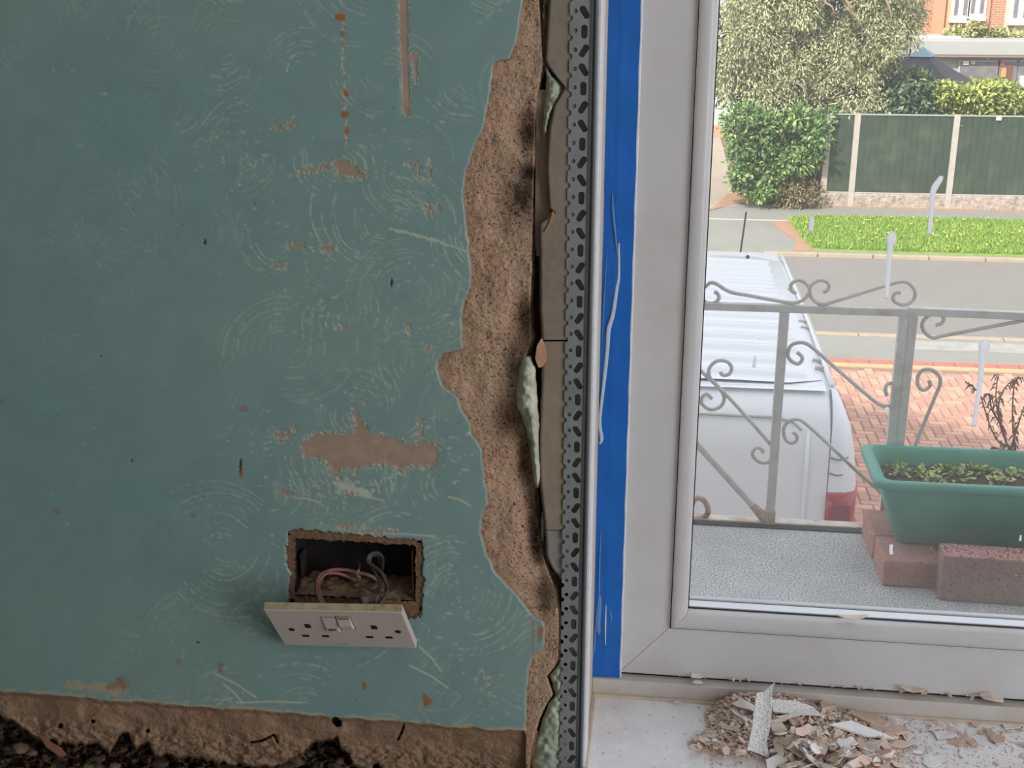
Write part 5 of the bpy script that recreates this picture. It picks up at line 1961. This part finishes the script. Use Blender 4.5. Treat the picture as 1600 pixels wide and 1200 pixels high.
MB().tube([(XC - .8, 6.279, -2.228), (XC, 6.279, -2.226), (XC + .42, 6.279, -2.228), (XC + .52, 6.279, -2.245), (XC + .57, 6.268, -2.29)], .007, 6).build('door_crease', mat('van_crease', (168, 168, 166), rough=.5), van)
MB().tube([(XC + .605, 6.255, -2.30), (XC + .607, 6.232, -2.5), (XC + .61, 6.222, -3.0), (XC + .61, 6.22, -3.4)], [.008, .012, .012, .012], 8).build('door_rib', M_van, van, smooth=True)
MB().tube([(XC - .1, 6.33, -2.145), (XC + .02, 6.325, -2.142), (XC + .08, 6.33, -2.145)], [.004, .012, .004], 8, flat=.6).build('roof_hinge', M_van, van, smooth=True)
for z_ in (-2.44, -2.53):
    MB().tube([(XC + .73, 6.235, z_ + .012), (XC + .77, 6.236, z_), (XC + .80, 6.246, z_ + .002), (XC + .825, 6.266, z_ + .006)], .0045, 6).build('pillar_groove', M_vang, van)
M_tail = mat('tail_lens', (150, 24, 36), rough=.15, spec=.7, var=.1, vscale=10)
m = MB()
vs = []
tz = [-3.15, -2.8, -2.635, -2.625]
for z_ in tz:
    for (dx, y_) in ((.725, 6.222), (.735, 6.205), (.80, 6.210), (.85, 6.235), (.885, 6.285), (.905, 6.36), (.905, 6.42)):
        vs.append((XC + dx, y_ + (.03 if z_ == tz[-1] else 0), z_))
m.add(vs, [(a * 7 + b_, a * 7 + b_ + 1, (a + 1) * 7 + b_ + 1, (a + 1) * 7 + b_) for a in range(3) for b_ in range(6)])
tl = m.build('tail_light', M_tail, van, smooth=True)
MB().box(XC + .76, XC + .855, 6.195, 6.24, -3.05, -2.68).build('dark_lens', mat('tail_dark', (120, 60, 72), rough=.2), tl, bevel=.01)
MB().tube([(XC + .45, 9.62, -2.08), (XC + .455, 9.61, -2.07)], .014, 10).build('aerial_base', mat('aerial_black', (50, 50, 54), rough=.5), van)
ab, at = PY(1157, 394, 9.62), PY(1166, 331, 9.72)
MB().tube([ab, at], .008, 6).build('aerial', MATS['aerial_black'], van)
for (wy) in (7.2, 10.6):
    MB().tube([(XC + .70, wy, ST + .33), (XC + .90, wy, ST + .33)], .33, 24).build('wheel', mat('tyre', (34, 34, 36), rough=.9), van)
    MB().tube([(XC - .90, wy, ST + .33), (XC - .70, wy, ST + .33)], .33, 24).build('wheel', mat('tyre', (34, 34, 36), rough=.9), van)
rebase(van)
tag(van, 'white panel van with ribbed roof parked on the drive', 'van')
van.location.z -= .0

# ------------------------------------------------------------------ fence
M_fence = mat('green_fence_paint', (50, 66, 52), rough=.85, var=.12, vscale=6, stain=(110, 124, 100), stscale=3, stamt=.3)
M_cpost = mat('concrete_post', (176, 168, 160), rough=.95, var=.1, vscale=8, stain=(150, 140, 132), stscale=5, stamt=.5)
M_grav = mat('rockface_gravel_board', (168, 156, 146), rough=1, var=.3, vscale=9, stain=(96, 80, 68), stscale=7, stamt=.9, bump=1.0, bscale=14, bdist=.03)
fence = empty('garden_fence')
YFN = 25.5
FX = [3.14, 3.70, 5.62, 7.54, 9.46]
zft = -2.55
for x in FX:
    MB().box(x - .06, x + .06, YFN - .06, YFN + .06, ST, zft + .03).build('post', M_cpost, fence, bevel=.012)
fr_ = random.Random(3)
for a, b_ in zip(FX[:-1], FX[1:]):
    pn = empty('panel')
    pn.parent = fence
    x = a + .062
    nb = max(3, int((b_ - a - .12) / .122))
    wb = (b_ - a - .124) / nb
    for i in range(nb):
        t_ = fr_.uniform(0, .008)
        MB().add([(x + i * wb, YFN - .02 - t_, ST + .30), (x + (i + 1) * wb + .01, YFN - .002 - t_, ST + .30), (x + (i + 1) * wb + .01, YFN + .016, ST + .30), (x + i * wb, YFN + .016, ST + .30),
                  (x + i * wb, YFN - .02 - t_, zft), (x + (i + 1) * wb + .01, YFN - .002 - t_, zft), (x + (i + 1) * wb + .01, YFN + .016, zft), (x + i * wb, YFN + .016, zft)],
                 [(0, 3, 2, 1), (4, 5, 6, 7), (0, 1, 5, 4), (1, 2, 6, 5), (2, 3, 7, 6), (3, 0, 4, 7)]).build('board', M_fence, pn)
    MB().box(a + .05, b_ - .05, YFN - .035, YFN + .03, zft, zft + .025).build('capping', mat('fence_cap', (150, 160, 150), rough=.8), pn)
    # rock-faced gravel board
    n1_, n2_ = 60, 12
    X_ = np.linspace(a + .06, b_ - .06, n1_)[None, :] * np.ones((n2_, 1))
    Z_ = np.linspace(ST - .02, ST + .30, n2_)[:, None] * np.ones((1, n1_))
    D_ = YFN - .02 - .03 * fbm(X_ * 7, Z_ * 11, 3)
    D_[-1] = YFN
    np_mesh('gravel_board', np.stack([X_, D_, Z_], -1).reshape(-1, 3), grid_faces(n2_, n1_)[:, ::-1], M_grav, fence, None, False)
    MB().box(a + .06, b_ - .06, YFN - .03, YFN + .02, ST + .285, ST + .31).build('gravel_board_top', M_cpost, fence)
p = PY(1561, 185, YFN - .05)
MB().box(p.x - .05, p.x + .05, YFN - .06, YFN - .03, p.z - .04, p.z + .03).build('white_plate', mat('plate_white', (220, 220, 214), rough=.6), fence, bevel=.005)
rebase(fence)
tag(fence, 'dark green board fence with pale concrete posts across the road', 'fence')

# ------------------------------------------------------------------ trees and hedges
M_bark = mat('grey_bark', (140, 124, 106), rough=.95, var=.2, vscale=6)
con = empty('conifer_tree', (3.0, 27.0, ST))
ob = Vector(con.location)
poly = [(1118, -160), (1440, -160), (1440, 20), (1428, 60), (1410, 95), (1412, 140), (1385, 165), (1345, 176), (1318, 160), (1300, 172), (1265, 168), (1240, 160), (1222, 178), (1205, 160), (1170, 165), (1128, 162), (1112, 100)]
cs_ = region(165, poly, 25.7, 27.2, 2)
cs_ = [tuple(Vector(c) - ob) for c in cs_]
rr_ = np.random.RandomState(5)
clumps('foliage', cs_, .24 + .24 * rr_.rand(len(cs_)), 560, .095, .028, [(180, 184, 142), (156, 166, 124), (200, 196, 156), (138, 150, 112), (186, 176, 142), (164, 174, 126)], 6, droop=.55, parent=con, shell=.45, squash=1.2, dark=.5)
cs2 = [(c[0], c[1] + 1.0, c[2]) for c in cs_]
clumps('shade_toned_foliage', cs2, np.full(len(cs2), .5), 60, .22, .10, [(84, 92, 70), (70, 78, 62)], 7, droop=.6, parent=con, shell=.1)  # leaf colours darkened to stand for shade between the outer clumps
MB().tube([(0, 0, 0), (0, .1, 2), (.1, .1, 4), (.1, 0, 7)], [.28, .24, .2, .12], 10).build('trunk', M_bark, con, smooth=True)
br = random.Random(14)
for (x0_, y0_, x1_, y1_) in ((1325, 15, 1348, 45), (1195, 0, 1215, 25), (1318, -5, 1330, 25), (1180, 45, 1215, 70), (1245, 130, 1262, 150), (1290, 5, 1305, 22), (1380, -10, 1395, 40)):
    a_ = PY(x0_, y0_, 25.7) - ob
    b_ = PY(x1_, y1_, 25.6) - ob
    MB().tube([Vector((a_.x * .6, .6, a_.z + .6)), a_, a_.lerp(b_, .5) + Vector((.02, 0, .05)), b_], [.06, .03, .022, .012], 6).build('branch', M_bark, con, smooth=True)
tag(con, 'large grey-green drooping conifer overhanging the fence', 'tree')

lau = empty('laurel_hedge', (1.7, 25.3, ST))
ob = Vector(lau.location)
poly = [(1132, 175), (1300, 175), (1300, 190), (1285, 215), (1288, 240), (1262, 262), (1245, 276), (1232, 290), (1215, 303), (1165, 302), (1152, 290), (1145, 262), (1140, 240), (1136, 205)]
cs_ = [tuple(Vector(c) - ob) for c in region(120, poly, 25.0, 26.2, 8)]
clumps('foliage', cs_, .16 + .12 * np.random.RandomState(1).rand(len(cs_)), 110, .12, .055, [(104, 136, 78), (78, 112, 64), (132, 160, 96), (92, 124, 76), (150, 174, 108)], 9, droop=.2, parent=lau, shell=.5)
m = MB()
for q in range(8):
    a_ = Vector(PY(1190 + q * 11, 300, 25.6)) - ob
    a_.z = 0
    m.tube([a_, a_ + Vector((br.uniform(-.1, .1), 0, .8)), a_ + Vector((br.uniform(-.3, .3), 0, 1.6))], .025, 6)
m.build('stems', M_bark, lau)
tag(lau, 'glossy green laurel hedge beneath the conifer', 'hedge')

for (nm, lab, poly, n_, Y0, Y1, cols, seed, per, ls, lw) in (
        ('shrub', 'dark green shrub behind the fence left of the black gazebo', [(1385, 130), (1412, 112), (1430, 108), (1446, 128), (1456, 155), (1460, 176), (1370, 176), (1376, 148)], 40, 26.1, 27.2,
         [(92, 116, 86), (72, 98, 72), (120, 140, 104)], 21, 90, .15, .06),
        ('shrub', 'yellow-green hedge above the fence at the right', [(1468, 142), (1480, 134), (1500, 146), (1520, 140), (1560, 134), (1585, 142), (1610, 160), (1640, 160), (1640, 180), (1470, 178)], 84, 26.0, 27.0,
         [(164, 176, 92), (140, 158, 78), (186, 192, 108), (120, 142, 72)], 22, 100, .11, .06),
        ('low_shrub', 'straggly undergrowth at the foot of the laurel hedge', [(1205, 296), (1240, 290), (1280, 296), (1282, 318), (1205, 316)], 26, 25.0, 25.4, [(150, 138, 104), (120, 124, 84), (140, 110, 86)], 23, 50, .10, .03),
        ('climbing_plant', 'leafy climber growing over the flat roof edge', [(1476, 56), (1490, 48), (1520, 42), (1545, 54), (1590, 58), (1604, 52), (1604, 62), (1476, 64)], 30, 36.0, 36.6, [(160, 170, 110), (180, 184, 126), (196, 180, 132), (140, 152, 100)], 24, 60, .14, .08)):
    z_ = ST
    ob = Vector((PY(sum(p[0] for p in poly) / len(poly), 200, (Y0 + Y1) / 2).x, (Y0 + Y1) / 2, ST))
    t_ = empty(nm, ob)
    cs_ = [tuple(Vector(c) - ob) for c in region(n_, poly, Y0, Y1, seed)]
    clumps('foliage', cs_, .15 + .1 * np.random.RandomState(seed).rand(len(cs_)), per, ls, lw, cols, seed, droop=.1, parent=t_, shell=.4)
    m = MB()
    for q in range(6):
        x_ = cs_[q][0]
        m.tube([(x_, 0, 0), (x_ + .05, 0, cs_[q][2] * .6), (cs_[q][0], cs_[q][1], cs_[q][2])], [.03, .025, .012], 6)
    m.build('stems', M_bark, t_)
    tag(t_, lab, 'plant' if nm != 'shrub' else 'shrub')

# ------------------------------------------------------------------ gazebo behind the fence
gz = empty('gazebo')
ap = PY(1441, 76, 30.5)
M_gz = mat('dark_canopy', (72, 70, 76), rough=.8, var=.06, vscale=2)
ec = []
for a_ in (20, 110, 200, 290):
    t_ = math.radians(a_)
    ec.append(ap + Vector((1.75 * math.cos(t_), 1.75 * math.sin(t_), -.88)))
m = MB()
rings = []
for s in np.linspace(.14, 1, 7):
    for i in range(4):
        for q in range(4):
            e = ec[i].lerp(ec[(i + 1) % 4], q / 4)
            p_ = ap.lerp(e, s)
            p_.z += -.05 * math.sin(math.pi * s)
            rings.append(p_)
fs = [(r * 16 + k, r * 16 + (k + 1) % 16, (r + 1) * 16 + (k + 1) % 16, (r + 1) * 16 + k) for r in range(6) for k in range(16)]
m.add(rings, fs).build('canopy', M_gz, gz, solid=.01)
m = MB()
m.add([ap + Vector((0, 0, .05))] + [ap.lerp(e, .22) + Vector((0, 0, .02)) for e in ec], [(0, 1, 2), (0, 2, 3), (0, 3, 4), (0, 4, 1)])
m.build('vent_cap', mat('blue_cap', (128, 160, 178), rough=.7), gz, solid=.01)
for e in ec:
    MB().tube([(e.x, e.y, ST), tuple(e)], .03, 8).build('leg', mat('gazebo_pole', (90, 90, 92), rough=.5), gz)
    pass
m = MB()
for i in range(4):
    a_, b_ = ec[i], ec[(i + 1) % 4]
    m.add([a_, b_, b_ - Vector((0, 0, .22)), a_ - Vector((0, 0, .22))], [(0, 1, 2, 3)])
m.build('valance', M_gz, gz, solid=.01)
rebase(gz)
tag(gz, 'black pyramid canopy gazebo with a pale blue top behind the fence', 'gazebo')


# ------------------------------------------------------------------ buildings
def rect(x0, y0, x1, y1, Y, th=.1, dy=0):
    a_, b_ = PY(x0, y0, Y), PY(x1, y1, Y)
    return (min(a_.x, b_.x), max(a_.x, b_.x), Y - th + dy, Y + dy, min(a_.z, b_.z), max(a_.z, b_.z))


YO = 34.5
ob_ = empty('flat_roof_extension')
xl, xr = PY(1380, 80, YO).x, PY(1700, 80, YO).x
zt_, zb_ = PY(1500, 62.5, YO).z, PY(1500, 85, YO).z
M_fas = mat('grey_fascia', (166, 168, 166), rough=.7, var=.05, vscale=1)
MB().box(xl, xr, YO - .35, YO + 4, zb_, zt_).build('fascia', M_fas, ob_, bevel=.02)
MB().box(xl, xr, YO - .33, YO - .2, zb_ - .05, zb_).build('soffit_line', mat('soffit', (150, 120, 118), rough=.7), ob_)
MB().box(xl + .2, xr, YO, YO + 4, ST, zb_).build('wall', mat('sage_wall', (162, 172, 168), rough=.8, var=.06, vscale=1), ob_)
M_wf = mat('pale_frame', (196, 208, 206), rough=.6)
M_pane = mat('far_glass', (120, 120, 124), rough=.15, var=.25, vscale=2)
for (x0_, x1_) in ((1500, 1555), (1560, 1584), (1590, 1625), (1632, 1680)):
    f_ = MB().box(*rect(x0_ - 1.5, 94, x1_ + 1.5, 150, YO, .06)).build('window_frame', M_wf, ob_)
    MB().box(*rect(x0_, 96, x1_, 148, YO, .03, -.05)).build('pane', M_pane, f_)
for (r_, c_) in (((1562, 96, 1568, 102), (206, 92, 98)), ((1504, 95, 1512, 101), (236, 232, 228)), ((1516, 95, 1522, 100), (214, 190, 186)), ((1563, 106, 1570, 120), (190, 150, 90)), ((1572, 100, 1578, 128), (112, 76, 66)), ((1592, 118, 1598, 136), (206, 226, 224))):
    MB().box(*rect(*r_, YO, .05, -.07)).build('window_item', mat('item_%d_%d' % (c_[0], c_[1]), c_, rough=.7), ob_)
rebase(ob_)
tag(ob_, 'grey flat roofed extension with windows beyond the fence', 'building')

YH = 42.0
hs = empty('brick_house')
M_hb = bpy.data.materials.new('orange_brick')
M_hb.use_nodes = True
nt = M_hb.node_tree
bt = nt.nodes.new('ShaderNodeTexBrick')
bt.inputs['Color1'].default_value = (*lin(180, 128, 104), 1)
bt.inputs['Color2'].default_value = (*lin(168, 116, 96), 1)
bt.inputs['Mortar'].default_value = (*lin(206, 176, 150), 1)
bt.inputs['Scale'].default_value = 1.0
bt.inputs['Brick Width'].default_value = .225
bt.inputs['Row Height'].default_value = .075
bt.inputs['Mortar Size'].default_value = .008
tc = nt.nodes.new('ShaderNodeTexCoord')
mp = nt.nodes.new('ShaderNodeMapping')
mp.inputs['Rotation'].default_value = (math.radians(90), 0, 0)
nt.links.new(tc.outputs['Object'], mp.inputs[0])
nt.links.new(mp.outputs[0], bt.inputs['Vector'])
nt.links.new(bt.outputs['Color'], nt.nodes['Principled BSDF'].inputs['Base Color'])
nt.nodes['Principled BSDF'].inputs['Roughness'].default_value = .9
M_hbuff = mat('buff_brick', (206, 168, 132), rough=.9, var=.08, vscale=3)
M_hren = mat('cream_wall', (214, 194, 168), rough=.9, var=.05, vscale=1)
xl, xr = PY(1380, 40, YH).x, PY(1750, 40, YH).x
zht = 4.5
MB().box(xl, xr, YH, YH + 6, ST, zht).build('wall', M_hb, hs)
for (x0_, x1_, mm) in ((1488, 1534, M_hbuff), (1580, 1700, M_hren)):
    a_ = rect(x0_, -60, x1_, 70, YH, .04)
    MB().box(a_[0], a_[1], YH - .06, YH, ST, zht).build('wall_panel', mm, hs)
for (x0_, x1_) in ((1464, 1470), (1533, 1539)):
    a_ = rect(x0_, -60, x1_, 70, YH, .04)
    MB().box(a_[0], a_[1], YH - .14, YH, ST, zht).build('pier', mat('pier_brick', (200, 148, 120), rough=.9, var=.08), hs)
for x_ in (1487.5, 1580.5):
    p = PY(x_, 40, YH - .12)
    MB().tube([(p.x, YH - .14, ST), (p.x, YH - .14, zht)], .045, 8).build('downpipe', mat('pipe_grey', (120, 112, 112), rough=.5), hs)
M_wwin = mat('white_window', (240, 238, 236), rough=.5)
for (x0_, x1_, yb_) in ((1494, 1511, 31), (1520, 1537, 28), (1587, 1622, 35)):
    a_ = rect(x0_, -70, x1_, yb_, YH, .1)
    f_ = MB().box(a_[0], a_[1], YH - .2, YH, a_[4], a_[5]).build('window', M_wwin, hs)
    MB().box(a_[0] - .02, a_[1] + .02, YH - .26, YH, a_[4] - .08, a_[4] + .04).build('sill', M_wwin, f_)
    nn = 2 if x1_ - x0_ < 20 else 3
    for q in range(nn):
        w__ = (a_[1] - a_[0]) / nn
        MB().box(a_[0] + q * w__ + w__ * .28, a_[0] + (q + 1) * w__ - w__ * .28, YH - .215, YH - .18, a_[4] + .14, a_[5] - .1).build('pane', M_pane, f_)
xm = (xl + xr) / 2
MB().prism_y([(xl - .3, zht), (xr + .3, zht), (xr + .3, zht + .2), (xm, zht + 3), (xl - .3, zht + .2)], YH - .4, YH + 6.4).build('roof', mat('roof_tile', (150, 96, 78), rough=.9, var=.1), hs)
rebase(hs)
tag(hs, 'orange brick house with white windows in the far background', 'house')
tag(box('white_trellis', *rect(1404, 55.5, 1500, 63, 35.6, .1), mat('trellis_white', (236, 236, 226), rough=.7)), 'white low parapet above the grey flat roof', 'parapet')

wh = empty('white_house')
a_ = rect(1090, -100, 1150, 216, 37, .1)
MB().box(a_[0] - 3, a_[1], 37, 41, ST, 1.5).build('wall', mat('white_render', (240, 240, 240), rough=.8), wh)
MB().box(a_[0] - 3.1, a_[1] + .1, 36.9, 41, ST, ST + .35).build('plinth', mat('plinth_brick', (190, 150, 120), rough=.9), wh)
MB().prism_y([(a_[0] - 3.3, 1.5), (a_[1] + .3, 1.5), (a_[1] - 1.5, 3.6), (a_[0] - 1.5, 3.6)], 36.7, 41.3).build('roof', MATS['roof_tile'], wh)
rebase(wh)
tag(wh, 'white rendered house wall glimpsed left of the laurel hedge', 'house')
